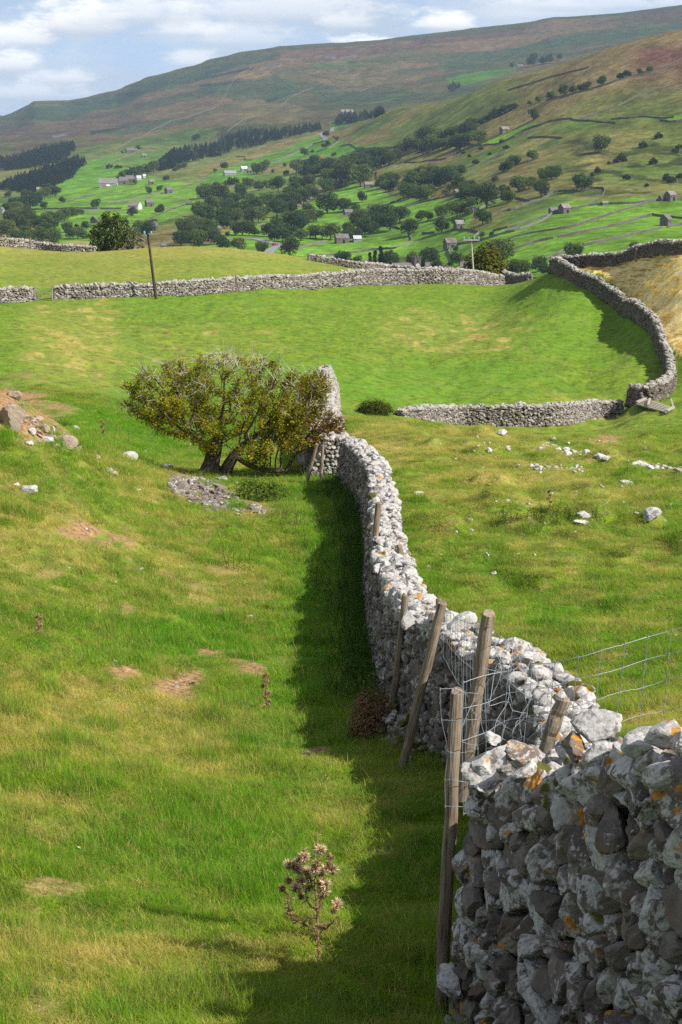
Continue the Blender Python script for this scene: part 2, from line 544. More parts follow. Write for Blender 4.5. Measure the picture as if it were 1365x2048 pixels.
# ================================================================ NEAR LAND
# soil, dry and lush places of the pasture: (column, row, half width, half height, strength)
SOIL = [(430, 1322, 58, 19, 1), (500, 1352, 44, 14, 1), (237, 1345, 32, 14, 1), (360, 1370, 46, 20, 1), (320, 1322, 12, 8, .7), (625, 1508, 38, 18, 1), (190, 1066, 60, 12, 1), (235, 1088, 34, 10, 1), (150, 1055, 30, 6, .7),
        (90, 1150, 40, 6, .5), (440, 1222, 16, 10, .8), (250, 1215, 16, 9, .6), (255, 1140, 14, 7, .6), (440, 1140, 40, 8, .5), (110, 1780, 60, 12, .7), (170, 1635, 30, 8, .6), (80, 2010, 50, 30, .55), (60, 1800, 40, 10, .6),
        (372, 976, 36, 14, .9), (420, 992, 40, 19, .9), (470, 1008, 40, 17, .9), (512, 1020, 34, 12, .8), (1215, 885, 22, 9, .8), (1060, 933, 30, 8, .7), (490, 1495, 60, 8, .5), (350, 1475, 50, 6, .45), (560, 1335, 25, 8, .5), (390, 1175, 25, 7, .5),
        (30, 835, 90, 30, 1), (90, 865, 50, 22, 1), (10, 800, 60, 30, 1)]
DRY = [(100, 1430, 230, 70, .8), (60, 1060, 150, 60, .7), (330, 1480, 220, 60, .6), (60, 1640, 160, 40, .5), (60, 1960, 200, 80, .7), (300, 1080, 120, 60, .4), (850, 890, 180, 40, .8), (1060, 960, 200, 50, .5), (950, 1230, 60, 30, .5),
       (1200, 1110, 180, 60, .35), (1300, 1440, 120, 30, .8), (200, 1930, 200, 60, .45), (950, 1000, 120, 40, .4), (450, 1180, 120, 40, .4), (330, 960, 60, 30, .6), (230, 920, 60, 30, .5), (350, 690, 200, 40, .35), (80, 640, 200, 60, .3), (880, 670, 120, 20, .5), (1250, 740, 80, 30, .3)]
LUSH = [(330, 1290, 190, 50, .8), (560, 1400, 90, 120, .7), (300, 880, 160, 40, .8), (300, 1700, 200, 50, .5), (520, 1700, 120, 90, .6), (760, 770, 300, 40, .9), (1100, 640, 200, 70, .6), (300, 600, 300, 25, .4), (180, 860, 80, 30, .7), (900, 1180, 120, 50, .4), (1100, 1240, 100, 40, .4), (640, 1250, 60, 250, .8)]
GOLD = [(1141, 536), (1200, 545), (1250, 590), (1310, 640), (1350, 700), (1500, 760), (1700, 700), (1700, 400), (1300, 480), (1130, 525)]
HILL = [(-300, 560), (80, 575), (330, 560), (560, 545), (800, 548), (900, 552), (900, 480), (-300, 430)]


def spots(u, v, lst, nz, wob=.55):
    r = np.zeros(len(u))
    for (cu, cv, hu, hv, k) in lst:
        q = ((u - cu) / (hu * 1.2)) ** 2 + ((v - cv) / (hv * 1.25)) ** 2
        q = np.sqrt(q) + nz * wob
        r = np.maximum(r, k * sstep(1.25, .55, q))
    return r


def cover(P):
    """dry, soil, lush, golden shares of the near land at world points"""
    x, y = P[:, 0], P[:, 1]
    Q = P.copy(); Q[:, 2] = ground(x, y, False)
    u, v = pix(Q)
    yl = np.log(np.maximum(y, 1.0)); xa = x / np.maximum(y, 1.0)
    nz = fbm(xa * 40, yl * 30, 51, 4)
    nz2 = fbm(xa * 130, yl * 95, 55, 3)
    fr = y > 0
    soil = spots(u, v, SOIL, nz + .4 * nz2, .9)
    dry = spots(u, v, DRY, nz, .9)
    n3 = fbm(x / 1.3, y / 2.2, 61, 4); n4 = fbm(x / 5.5, y / 8.0, 62, 3)
    near = sstep(95, 60, y)
    dry = np.clip(dry + near * (.55 * sstep(.05, .45, n3) * (.5 + .8 * n4) + .12 + .35 * sstep(.15, .5, nz2)), 0, 1)
    dry = np.clip(dry * (.55 + 1.1 * sstep(-.3, .35, nz2 + .4 * nz)) , 0, 1)
    hum = sstep(.02, .06, x / y) * sstep(26, 34, y) * sstep(95, 75, y) * sstep(.12, .42, fbm(x / 1.5, y / 1.9, 21, 2))
    dry = np.maximum(dry, hum * (.55 + .5 * nz2))
    dry = dry * .88
    lush = spots(u, v, LUSH, nz, .7)
    dry = dry * (1 - .8 * lush)
    gold = np.where(inpoly(u + 12 * nz2, v + 8 * nz2, GOLD) & (y > 110), 1.0, 0)
    hill = np.where(inpoly(u, v, HILL) & (y > 170), 1.0, 0)
    far = sstep(85, 110, y) * (1 - gold)
    tus = sstep(.12, .5, fbm(x / 1.6, y / 3.2, 71, 3) + .35 * fbm(x / 14, y / 16, 72, 2))
    face = sstep(120, 60, np.abs(u - 140)) * sstep(150, 90, np.abs(v - 720)) + .8 * sstep(200, 80, np.abs(u - 900)) * sstep(60, 20, np.abs(v - 660)) + .5 * sstep(220, 100, np.abs(u - 1150)) * sstep(90, 40, np.abs(v - 870)) + .5 * sstep(300, 100, np.abs(u - 330)) * sstep(50, 20, np.abs(v - 690))
    dry = np.maximum(dry * np.where(far > .5, .6, 1), far * np.clip(.15 + .75 * tus * np.clip(face + .12, 0, 1) + .25 * face, 0, 1))
    dry = np.maximum(dry, hill * (.42 + .2 * n4 + .3 * sstep(530, 500, v)))
    return np.stack([dry, soil, lush, gold], -1)


def turf_colour(t, pos, colattr):
    """the same turf colours for the soil sheet and for the grass that grows on it"""
    sp = t.n('ShaderNodeSeparateColor', inp={0: colattr})
    dry, soil, lush = sp.outputs
    nA = t.noise(pos, .55, 5, .6); nB = t.noise(pos, 3.2, 5, .65)
    green = t.mix(t.ramp(nA, .38, .62), (.072, .185, .010), (.132, .228, .013))
    green = t.mix(t.ramp(nB, .42, .62, 0, .75), green, (.050, .125, .008))
    green = t.mix(t.math('MULTIPLY', lush, .8), green, (.068, .205, .010))
    dryc = t.mix(t.ramp(nB, .3, .7), (.26, .22, .05), (.42, .34, .12))
    f = t.math('MULTIPLY', dry, t.ramp(nB, .25, .6, .45, 1.0))
    return t.mix(f, green, dryc), soil


m_ground, t, b_ = new_mat('turf', .95)
ge = t.n('ShaderNodeNewGeometry'); at = t.n('ShaderNodeAttribute', attribute_name='col')
gc, soil_s = turf_colour(t, ge.outputs['Position'], at.outputs['Color'])
nC = t.noise(ge.outputs['Position'], 9, 6, .7)
gold = t.math('SUBTRACT', at.outputs['Alpha'], 0.0)
goldc = t.mix(t.ramp(t.noise(ge.outputs['Position'], 1.1, 5, .65), .38, .66), (.50, .39, .13), (.74, .61, .31))
gc = t.mix(gold, gc, goldc)
soilc = t.mix(t.ramp(nC, .3, .7), (.12, .075, .038), (.40, .255, .125))
gc = t.mix(t.math('MULTIPLY', t.ramp(t.noise(ge.outputs['Position'], 1.6, 6, .7), .44, .66, 0, .55), t.math('SUBTRACT', 1.0, gold)), gc, (.045, .055, .012))
gc = t.mix(soil_s, gc, soilc)
t.L.new(gc, b_.inputs['Base Color'])
b_.inputs['Specular IOR Level'].default_value = .05
bp = t.n('ShaderNodeBump', inp={'Strength': .9, 'Distance': .12, 'Height': t.noise(ge.outputs['Position'], 4.5, 6, .7)})
t.L.new(bp.outputs[0], b_.inputs['Normal'])

V, F = polar(avals(.21, int(640 * QQ), 60, .6), np.exp(np.linspace(math.log(1.2), math.log(440), int(1050 * QQ))), ground)
cv = cover(V)
# the eroded bank on the left is cut into the slope
b = MB(); b.add(V, F, cv)
near_land = tag(b.build('pasture_ground', m_ground, smooth=True), kind='structure')

# ================================================================ VALLEY AND FELLS
def c1(*p): return [(x / 3.9, 250 + y / 3.9) for x, y in p]
def c2(*p): return [(350 + x / 3.9, 250 + y / 3.9) for x, y in p]
def c3(*p): return [(680 + x / 3.9, 200 + y / 3.9) for x, y in p]
def c4(*p): return [(1015 + x / 3.9, 100 + y / 3.9) for x, y in p]
def c5(*p): return [(680 + x / 3.9, 370 + y / 3.9) for x, y in p]
def c6(*p): return [(1015 + x / 3.9, 330 + y / 3.9) for x, y in p]
def c7(*p): return [(400 + x / 3.9, 50 + y / 3.9) for x, y in p]
def c8(*p): return [(x / 3.9, 180 + y / 3.9) for x, y in p]


BR = (.088, .205, .018); BR2 = (.112, .232, .022); MG = (.085, .155, .028); OL = (.12, .155, .035); TAN = (.19, .155, .062); DK = (.06, .085, .02)
FIELDS = [
    ([(140, 322), (150, 290), (260, 276), (330, 258), (400, 250), (440, 265), (400, 290), (330, 302), (260, 308), (180, 322)], MG),
    ([(108, 372), (150, 345), (172, 320), (245, 306), (330, 302), (318, 336), (272, 346), (235, 360), (195, 372), (115, 387)], BR),
    ([(240, 306), (262, 296), (330, 280), (390, 283), (350, 300), (330, 320), (300, 336), (262, 335), (220, 334)], MG),
    ([(0, 407), (60, 395), (110, 385), (200, 372), (260, 372), (300, 350), (350, 356), (420, 352), (395, 380), (388, 425), (330, 440), (255, 455), (240, 500), (120, 500), (100, 440), (60, 428), (0, 425)], BR2),
    ([(0, 350), (60, 333), (110, 325), (60, 352), (0, 372)], OL), ([(0, 380), (40, 378), (50, 395), (0, 402)], MG),
    ([(300, 350), (330, 337), (400, 320), (470, 302), (500, 310), (480, 332), (440, 348), (395, 372), (345, 362)], OL),
    ([(395, 345), (440, 326), (540, 300), (640, 268), (660, 262), (650, 280), (560, 306), (470, 340), (410, 360)], TAN),
    ([(410, 352), (480, 327), (560, 302), (640, 272), (660, 280), (700, 287), (770, 293), (740, 312), (700, 312), (640, 312), (600, 322), (540, 335), (500, 355), (440, 376), (395, 395)], BR),
    ([(390, 400), (440, 385), (500, 355), (560, 335), (620, 330), (650, 330), (660, 350), (600, 400), (560, 420), (480, 440), (400, 430)], MG),
    ([(250, 520), (330, 495), (430, 490), (445, 470), (520, 440), (570, 425), (610, 408), (700, 365), (745, 368), (800, 396), (840, 388), (890, 402), (960, 394), (990, 380), (1010, 400), (950, 432), (930, 460), (1000, 505), (930, 530), (800, 515), (700, 525), (620, 525), (480, 512)], BR2),
    ([(900, 560), (905, 500), (930, 470), (1010, 455), (1090, 425), (1140, 405), (1205, 406), (1300, 398), (1365, 392), (1500, 380), (1500, 520), (1365, 510), (1120, 560)], BR2),
    ([(985, 440), (1060, 410), (1108, 385), (1160, 378), (1205, 378), (1205, 390), (1185, 405), (1140, 408), (1095, 425), (1015, 448)], MG),
    ([(775, 338), (830, 312), (905, 288), (910, 298), (870, 318), (800, 330)], OL), ([(760, 345), (790, 330), (860, 318), (830, 340), (780, 352)], MG),
    ([(943, 289), (1000, 270), (1060, 245), (1075, 243), (1020, 280), (960, 292)], BR2),
    ([(640, 296), (690, 289), (700, 292), (775, 290), (700, 306), (650, 312)], BR),
    ([(893, 156), (960, 144), (1045, 135), (1010, 150), (930, 172), (905, 172)], BR), ([(765, 195), (800, 185), (830, 187), (790, 200)], BR), ([(660, 250), (720, 240), (760, 225), (720, 245), (670, 262)], BR),
    ([(890, 330), (940, 315), (1010, 285), (1060, 275), (1130, 282), (1090, 300), (1040, 320), (990, 350), (930, 372), (900, 360)], MG), ([(1100, 255), (1160, 242), (1200, 250), (1150, 262), (1110, 270)], MG),
    ([(1180, 345), (1290, 325), (1365, 300), (1365, 345), (1290, 368), (1210, 372)], MG), ([(1330, 242), (1365, 232), (1365, 240), (1340, 246)], BR2), ([(780, 262), (830, 238), (850, 240), (800, 262)], MG), ([(690, 280), (760, 245), (775, 250), (705, 282)], MG),
    ([(500, 200), (560, 195), (545, 205), (490, 212)], MG), ([(620, 130), (700, 122), (745, 135), (700, 148), (640, 145)], (.075, .12, .03)), ([(470, 228), (525, 222), (500, 236), (470, 240)], MG),
    ([(100, 490), (150, 480), (180, 482), (178, 494), (130, 500)], (.36, .25, .15)),
]


def landcover(V):
    x, y = V[:, 0], V[:, 1]
    Q = V.copy(); Q[:, 2] = valley(x, y, False)
    u, v = pix(Q)
    n1 = fbm(x / 130, y / 260, 81, 4)[:, None]; n2 = fbm(x / 420, y / 800, 82, 4)[:, None]; n3 = fbm(x / 28, y / 55, 83, 4)[:, None]
    A = np.array
    col = A(OL) + (A(TAN) - A(OL)) * sstep(-.35, .35, n1 + .5 * n2 + .25 * n3)
    col = col + (A((.06, .10, .022)) - col) * (.65 * sstep(.05, .45, fbm(x / 45, y / 90, 84, 4)))[:, None]
    # the higher the browner; heather and peat on the tops
    up = sstep(120, 300, V[:, 2])[:, None]
    fellc = A((.105, .120, .040)) + (A((.20, .135, .072)) - A((.105, .120, .040))) * sstep(-.3, .4, n2 + .4 * n1)
    fellc = fellc + (A((.105, .062, .055)) - fellc) * (.75 * sstep(.05, .5, fbm(x / 300, y / 260, 85, 4)[:, None] + .35 * (up - .5)))
    fellc = fellc + (A((.05, .085, .03)) - fellc) * (.7 * sstep(.1, .4, fbm(x / 500, y / 240, 86, 4)))[:, None]
    fell = sstep(2500, 3100, y)[:, None]
    col = col + (fellc - col) * fell
    spur = (sstep(900, 1150, u) * sstep(230, 130, v) * sstep(2300, 2000, y))[:, None]
    col = col + (A((.19, .135, .07)) + .05 * n1 - col) * (.65 * spur)
    hz = (sstep(1240, 1300, u) * sstep(80, 110, v) * sstep(190, 140, v) * sstep(2000, 1700, y))[:, None]
    col = col + (A((.13, .065, .055)) - col) * hz * (.5 + .5 * sstep(-.2, .3, n3))
    wob = 2.0 * fbm(x / 25, y / 40, 87, 2)
    for i, (poly, c) in enumerate(FIELDS):
        m = inpoly(u + wob, v + wob * .6, poly)
        k = 1.0 if c in (BR, BR2) else .75
        cc = A(c) * (1 + .10 * n1 + .08 * n3)
        if k < 1: cc = cc + (A(TAN) - cc) * (.55 * sstep(.0, .5, n3 + n1 * .6))
        if (i in (20, 22)): k = .5
        col = np.where(m[:, None], col + (cc * 1.16 - col) * k, col)
    for poly, cc, k in (([(50, 214), (130, 214), (250, 186), (400, 141), (480, 119), (560, 106), (565, 112), (480, 132), (400, 156), (330, 176), (260, 196), (190, 222), (110, 246), (60, 236)], (.040, .080, .034), .8),  # far fell patches; the dark green scarps carry relief shading in their colour
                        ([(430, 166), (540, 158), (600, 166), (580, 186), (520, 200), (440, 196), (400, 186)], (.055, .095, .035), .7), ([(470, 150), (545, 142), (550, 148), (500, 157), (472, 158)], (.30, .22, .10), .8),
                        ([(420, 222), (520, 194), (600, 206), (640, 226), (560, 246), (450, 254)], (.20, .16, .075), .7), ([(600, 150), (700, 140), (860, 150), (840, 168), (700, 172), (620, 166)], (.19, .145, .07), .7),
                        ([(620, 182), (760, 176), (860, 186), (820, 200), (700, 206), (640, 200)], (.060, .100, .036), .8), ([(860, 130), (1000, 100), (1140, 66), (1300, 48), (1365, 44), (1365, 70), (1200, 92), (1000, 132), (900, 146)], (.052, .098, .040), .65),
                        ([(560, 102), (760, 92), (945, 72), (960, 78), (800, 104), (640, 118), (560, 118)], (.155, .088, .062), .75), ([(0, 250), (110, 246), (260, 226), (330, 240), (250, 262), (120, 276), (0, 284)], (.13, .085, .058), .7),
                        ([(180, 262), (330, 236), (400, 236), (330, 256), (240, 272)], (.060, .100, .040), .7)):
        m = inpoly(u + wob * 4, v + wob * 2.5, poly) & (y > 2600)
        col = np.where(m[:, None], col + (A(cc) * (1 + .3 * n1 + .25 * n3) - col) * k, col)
    bank = (sstep(1050, 1180, u) * sstep(262, 290, v) * sstep(415, 385, v) * sstep(2000, 1600, y))[:, None]
    scrub = sstep(.08, .34, fbm(x / 13 + y / 40, y / 26 - x / 30, 95, 4))[:, None]
    col = col + (A((.036, .052, .016)) - col) * bank * scrub * .85
    # the scars: ledges dark with painted relief shading, pale screes on the far fell
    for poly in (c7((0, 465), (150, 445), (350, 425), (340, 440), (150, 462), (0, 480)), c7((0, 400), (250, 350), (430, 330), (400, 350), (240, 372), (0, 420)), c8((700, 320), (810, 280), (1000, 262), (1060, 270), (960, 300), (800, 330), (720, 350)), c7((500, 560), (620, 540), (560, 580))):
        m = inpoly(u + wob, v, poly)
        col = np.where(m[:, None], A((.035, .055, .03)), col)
    for poly in (c7((970, 255), (1060, 250), (1060, 262), (980, 268)), c7((1090, 250), (1230, 245), (1220, 262), (1100, 268)), c8((400, 350), (540, 320), (520, 350), (420, 375)), c7((680, 270), (740, 262), (740, 275), (690, 280)), c7((500, 325), (630, 318), (630, 330), (510, 335))):
        m = inpoly(u + wob * 2, v + wob, poly)
        col = np.where(m[:, None], A((.20, .19, .21)), col)
    col = col * (1 + .28 * fbm(x / 14, y / 30, 91, 3)[:, None] + .22 * n3) * (.88 - .30 * fell)  # far fell also darkened throughout, cloud shadow put into its colour
    return np.clip(col, .01, .6)


m_val, t, b_ = new_mat('valley_land', .95)
ge = t.n('ShaderNodeNewGeometry'); at = t.n('ShaderNodeAttribute', attribute_name='col')
n = t.noise(ge.outputs['Position'], .07, 7, .7); nn = t.noise(ge.outputs['Position'], .9, 4, .7)
c = t.mix(t.ramp(n, .38, .62, 0, 1.0), at.outputs['Color'], t.mix(1.0, at.outputs['Color'], (.62, .6, .55), 'MULTIPLY'))
c = t.mix(t.ramp(nn, .35, .7, 0, .25), c, t.mix(1.0, c, (1.25, 1.15, 1.0), 'MULTIPLY'))
n22 = t.noise(ge.outputs['Position'], .24, 5, .7)
c = t.mix(t.ramp(n22, .40, .60, 0, .8), c, t.mix(1.0, c, (.60, .62, .58), 'MULTIPLY'))
c = t.mix(t.ramp(n22, .56, .70, 0, .6), t.mix(1.0, c, (1.16, 1.14, 1.1), 'MULTIPLY'), c)
t.L.new(c, b_.inputs['Base Color'])
b_.inputs['Specular IOR Level'].default_value = .03
bp = t.n('ShaderNodeBump', inp={'Strength': .8, 'Distance': 2.6, 'Height': t.noise(ge.outputs['Position'], .06, 8, .62)})
t.L.new(bp.outputs[0], b_.inputs['Normal'])
dv = np.r_[np.exp(np.linspace(math.log(300), math.log(600), 40, endpoint=False)), np.exp(np.linspace(math.log(600), math.log(5600), int(820 * QQ))), np.linspace(5700, 7400, 12)]
V, F = polar(avals(.205, int(760 * QQ), 50, .6), dv, valley)
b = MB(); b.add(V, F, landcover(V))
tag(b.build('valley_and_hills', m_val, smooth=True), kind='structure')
# the hazy blue hill seen past the end of the fell
m_blue = plain('far_moor', (.035, .05, .05), scale=.004)
V, F = polar(np.linspace(-.45, -.10, 60), np.linspace(6600, 7600, 8), lambda x, y: -60 + np.clip(180 - 150 * sstep(-.25, -.14, x / y) * sstep(-.2, -.13, x / y), 0, 400) * sstep(6500, 7000, y) * 1.13)
b = MB(); b.add(V, F); tag(b.build('distant_hill', m_blue, smooth=True), kind='structure')
# ================================================================ STONE
def ico(sub):
    import bmesh
    bm = bmesh.new(); bmesh.ops.create_icosphere(bm, subdivisions=sub, radius=1)
    V = np.array([v.co[:] for v in bm.verts]); F = np.array([[v.index for v in f.verts] for f in bm.faces]); bm.free()
    return V, F


def rock_set(sub, count, seed, soft=14.0, rough=.05, planes=(9, 15)):
    """faceted stones: a ball cut by random planes, corners slightly worn"""
    r = np.random.default_rng(seed)
    N, F = ico(sub); out = []
    for k in range(count):
        m = r.integers(*planes)
        P = r.normal(size=(m, 3)); P /= np.linalg.norm(P, axis=1)[:, None]
        D = r.uniform(.55, 1.0, m)
        q = np.maximum(N @ P.T, 1e-3) / D[None]
        q = np.concatenate([q, np.full((len(N), 1), .85)], 1)
        rad = 1 / (np.power((q ** soft).sum(1), 1 / soft))
        V = N * rad[:, None]
        if rough:
            V = V * (1 + rough * fbm(V[:, 0] * 3 + 9 * k, V[:, 1] * 3 + V[:, 2] * 4.1, 100 + k, 3))[:, None]
        V = V / np.abs(V).max(0)
        out.append(V)
    return np.array(out), F


ROCK3 = rock_set(4 if QQ >= 1 else 3, 16, 1, 70, .09, (9, 15))
ROCK2 = rock_set(3 if QQ >= 1 else 2, 18, 2, 60, .07)
ROCK1 = rock_set(1, 18, 3, 16, 0)


def stamp(mb, rocks, pos, scale, yaw, pitch, roll, col, mat=0):
    RV, RF = rocks
    n = len(pos)
    if n == 0: return
    k = R.integers(0, len(RV), n)
    V = RV[k] * scale[:, None, :]
    M = rotz(yaw) @ rotx(pitch) @ roty(roll)
    V = np.einsum('nij,nvj->nvi', M, V) + pos[:, None, :]
    F = (RF[None] + (np.arange(n) * RV.shape[1])[:, None, None]).reshape(-1, 3)
    C = np.repeat(col[:, None, :], RV.shape[1], 1).reshape(-1, col.shape[1])
    mb.add(V.reshape(-1, 3), F, C, mat)


def stone_mat(name, dark, mid, pale, lich=1.0, bump=.5, sc=1.0):
    """col: r shade of the stone, g orange lichen, b white lichen, weathering and painted sunlight on copes, a moss"""
    m, t, b = new_mat(name, .92)
    g = t.n('ShaderNodeNewGeometry'); pos = g.outputs['Position']
    at = t.n('ShaderNodeAttribute', attribute_name='col')
    sp = t.n('ShaderNodeSeparateColor', inp={0: at.outputs['Color']})
    r, o, wt = sp.outputs
    off = t.n('ShaderNodeVectorMath', operation='MULTIPLY_ADD', inp={0: at.outputs['Color'], 1: (7.0, 5.0, 9.0), 2: pos}).outputs[0]   # every stone has its own grain
    nb = t.noise(off, 7 * sc, 6, .65); ns = t.noise(off, 34 * sc, 5, .7)
    c = t.mix(t.math('ADD', t.math('MULTIPLY', r, .65), t.math('MULTIPLY', t.math('SUBTRACT', nb, .5), 1.6), True), dark, mid)
    c = t.mix(t.ramp(t.noise(off, 4.3 * sc, 4, .6), .52, .68, 0, .55), c, (.13, .075, .05))
    wm = t.math('ADD', t.math('MULTIPLY', t.math('SUBTRACT', t.noise(off, 13 * sc, 8, .68, .5), .5), 2.4), t.math('SUBTRACT', wt, .5))
    wm = t.math('ADD', wm, t.math('MULTIPLY', t.math('SUBTRACT', ns, .5), .9))
    wf = t.ramp(wm, -.06, .10)
    pc = t.mix(t.ramp(ns, .3, .7), tuple(x * .72 for x in pale), tuple(min(.8, x * 1.12) for x in pale))
    c = t.mix(t.math('MULTIPLY', wf, lich), c, pc)
    om = t.math('ADD', t.math('MULTIPLY', t.math('SUBTRACT', t.noise(pos, 8.0 * sc, 6, .65, .4), .5), 2.6), t.math('SUBTRACT', o, .5))
    om = t.math('ADD', om, t.math('MULTIPLY', t.math('SUBTRACT', ns, .5), .7))
    c = t.mix(t.ramp(om, .02, .16), c, t.mix(t.ramp(ns, .35, .65), (.22, .09, .012), (.42, .20, .03)))
    mo = t.math('ADD', t.math('MULTIPLY', t.math('SUBTRACT', t.noise(pos, 6.0, 5, .6), .5), 2.2), t.math('SUBTRACT', at.outputs['Alpha'], .5))
    c = t.mix(t.ramp(mo, .05, .3), c, (.075, .075, .012))
    c = t.mix(t.ramp(ns, .28, .42, .55, 0), c, (.02, .018, .018))
    t.L.new(c, b.inputs['Base Color'])
    h = t.math('ADD', t.math('MULTIPLY', nb, .7), t.math('MULTIPLY', ns, .35))
    bp = t.n('ShaderNodeBump', inp={'Strength': bump, 'Distance': .035 / sc, 'Height': h})
    t.L.new(bp.outputs[0], b.inputs['Normal'])
    return m


m_stone = stone_mat('limestone_with_lichen', (.085, .070, .062), (.25, .22, .195), (.375, .365, .35))
m_stone_far = stone_mat('weathered_limestone', (.085, .07, .06), (.25, .225, .195), (.37, .35, .32), .8, .3, .6)
m_core = plain('wall_filling', (.035, .03, .028))


def smooth_path(P, ds=.06):
    P = np.asarray(P, float)
    t = np.r_[0, np.cumsum(np.linalg.norm(np.diff(P, axis=0), axis=1))]
    # Catmull-Rom through the points
    Q = np.vstack([2 * P[0] - P[1], P, 2 * P[-1] - P[-2]])
    out = []
    for i in range(len(P) - 1):
        n = max(2, int((t[i + 1] - t[i]) / ds)); u = np.linspace(0, 1, n, endpoint=False)[:, None]
        p0, p1, p2, p3 = Q[i:i + 4]
        out.append(.5 * (2 * p1 + (p2 - p0) * u + (2 * p0 - 5 * p1 + 4 * p2 - p3) * u ** 2 + (3 * p1 - p0 - 3 * p2 + p3) * u ** 3))
    out.append(P[-1:])
    return np.vstack(out)


def stone_wall(name, path, h, sl, sh, rocks, mat, parent=None, sides=(1, -1), wb=.40, wt=.24, zsink=.08, shade=(.2, .8), white=(.35, .7), topwhite=.8, orange=lambda s, k: 0, moss=0.0, jag=.12, fine=None, cope=True, ends=(True, True), bsides={}):
    """dry stone wall along a path: two leaning faces of coursed stones, rough copes, a dark filling"""
    P = smooth_path(path)
    S = np.r_[0, np.cumsum(np.linalg.norm(np.diff(P, axis=0), axis=1))]
    L = S[-1]
    T = np.gradient(P, axis=0); T /= np.linalg.norm(T, axis=1)[:, None]
    N = np.c_[-T[:, 1], T[:, 0]]                              # left of the walking direction
    G = ground(P[:, 0], P[:, 1], False)
    k = max(3, int(1.0 / .06)); ker = np.ones(k) / k
    G = np.convolve(np.pad(G, k // 2, mode='edge'), ker, 'same')[k // 2:k // 2 + len(P)]
    hf = (lambda s: np.full(np.shape(s), float(h))) if np.isscalar(h) else (lambda s: np.interp(s, np.linspace(0, L, len(h)), h))
    ph = R.uniform(0, 100)
    hh = lambda s: hf(s) * (1 + jag * fbm(s / 1.9 + ph, s * 0 + .3, 7, 3))
    at = lambda s: (np.interp(s, S, P[:, 0]), np.interp(s, S, P[:, 1]), np.interp(s, S, G), np.interp(s, S, N[:, 0]), np.interp(s, S, N[:, 1]), np.unwrap(np.interp(s, S, np.unwrap(np.arctan2(T[:, 1], T[:, 0])))))
    mb = MB()
    batches = []
    for sd in sides:
        z = -zsink
        kk = bsides.get(sd, 1.0)
        while z < np.max(h) * 1.1:
            rh = sh * kk * R.uniform(.75, 1.35)
            ls = []; s = -R.uniform(0, sl)
            while s < L + sl * .3:
                q = sl * kk * np.exp(R.normal(0, .40)); ls.append((s + q / 2, q)); s += q * .9
            s, q = np.array(ls).T
            s = np.clip(s, 0, L)
            zz = z + rh / 2 + R.normal(0, sh * .16, len(s))
            ok = zz < hh(s) - .02
            s, q, zz = s[ok], q[ok], zz[ok]
            x, y, g, nx, ny, yaw = at(s)
            hw = wb + (wt - wb) * np.clip(zz / np.maximum(hf(s), .3), 0, 1)
            dep = np.minimum(sl * R.uniform(.7, 1.2, len(s)), .3)
            off = sd * (hw - dep * .42 + R.normal(0, .022, len(s)) + .02 * fbm(s, zz, 3, 2))
            pos = np.c_[x + nx * off, y + ny * off, g + zz]
            sc = np.c_[q * .60, dep * .62, rh * .62 * R.uniform(.85, 1.35, len(s))]
            batches.append((s, zz, pos, sc, yaw + R.normal(0, .22, len(s)), R.normal(0, .2, len(s)), R.normal(0, .38, len(s)), 0))
            z += rh * .86
    for e, on in zip((0, L), ends):
        if not on: continue
        z = -zsink
        while z < float(hf(np.array(e))) * .98:
            rh = sh * R.uniform(.8, 1.3)
            hw = wb + (wt - wb) * z / max(.3, float(hf(np.array(e))))
            o = np.arange(-hw + sl * .3, hw, sl * .7) + R.normal(0, .03, len(np.arange(-hw + sl * .3, hw, sl * .7)))
            s = np.full(len(o), e)
            x, y, g, nx, ny, yaw = at(s)
            pos = np.c_[x + nx * o, y + ny * o, g + z + rh / 2]
            batches.append((s, np.full(len(o), z), pos, np.c_[np.full(len(o), .16), np.full(len(o), sl * .5), np.full(len(o), rh * .6)], yaw, R.normal(0, .15, len(o)), R.normal(0, .2, len(o)), 0))
            z += rh * .85
    if cope:
        rows = max(1, int(round(wt * 2 / (sl * .95))))
        for layer in range(2):
            for r_ in range(rows + (1 if layer == 0 else 0)):
                s = np.cumsum(sl * .82 * np.exp(R.normal(0, .3, int(L / (sl * .70)) + 2))) - sl
                s = s[(s > 0) & (s < L)]
                if layer == 1: s = s[R.random(len(s)) < .55]
                x, y, g, nx, ny, yaw = at(s)
                o = (-wt + (r_ + .5) * 2 * wt / (rows + (1 if layer == 0 else 0))) + R.normal(0, .03, len(s))
                zz = hh(s) + (-.02 if layer == 0 else sh * .5) + R.normal(0, sh * .18, len(s))
                pos = np.c_[x + nx * o, y + ny * o, g + zz]
                b_ = np.exp(R.normal(0, .25, len(s)))[:, None]
                sc = np.c_[R.uniform(.4, .7, len(s)) * sl, R.uniform(.4, .7, len(s)) * sl, R.uniform(.45, .8, len(s)) * sh] * b_
                batches.append((s, zz, pos, sc, yaw + R.uniform(-1.2, 1.2, len(s)), R.normal(0, .3, len(s)), R.normal(0, .3, len(s)), 1))
    for (s, zz, pos, sc, ya, pi, ro, top) in batches:
        n = len(s)
        if n == 0: continue
        c = np.zeros((n, 4))
        c[:, 0] = R.uniform(*shade, n); c[:, 2] = np.where(R.random(n) < .50, R.uniform(*white, n), R.uniform(.0, white[0], n))
        if top:
            c[:, 2] = topwhite + R.normal(0, .12, n); c[:, 0] = R.uniform(.5, 1, n)  # copes whitened: sunlight on wall tops put into the stone colour
        c[:, 1] = np.where(R.random(n) < np.array([orange(a, top) for a in s / max(L, .01)]), R.uniform(.25, .52, n), .05)
        c[:, 3] = np.where(R.random(n) < moss, R.uniform(.3, .8, n), 0)
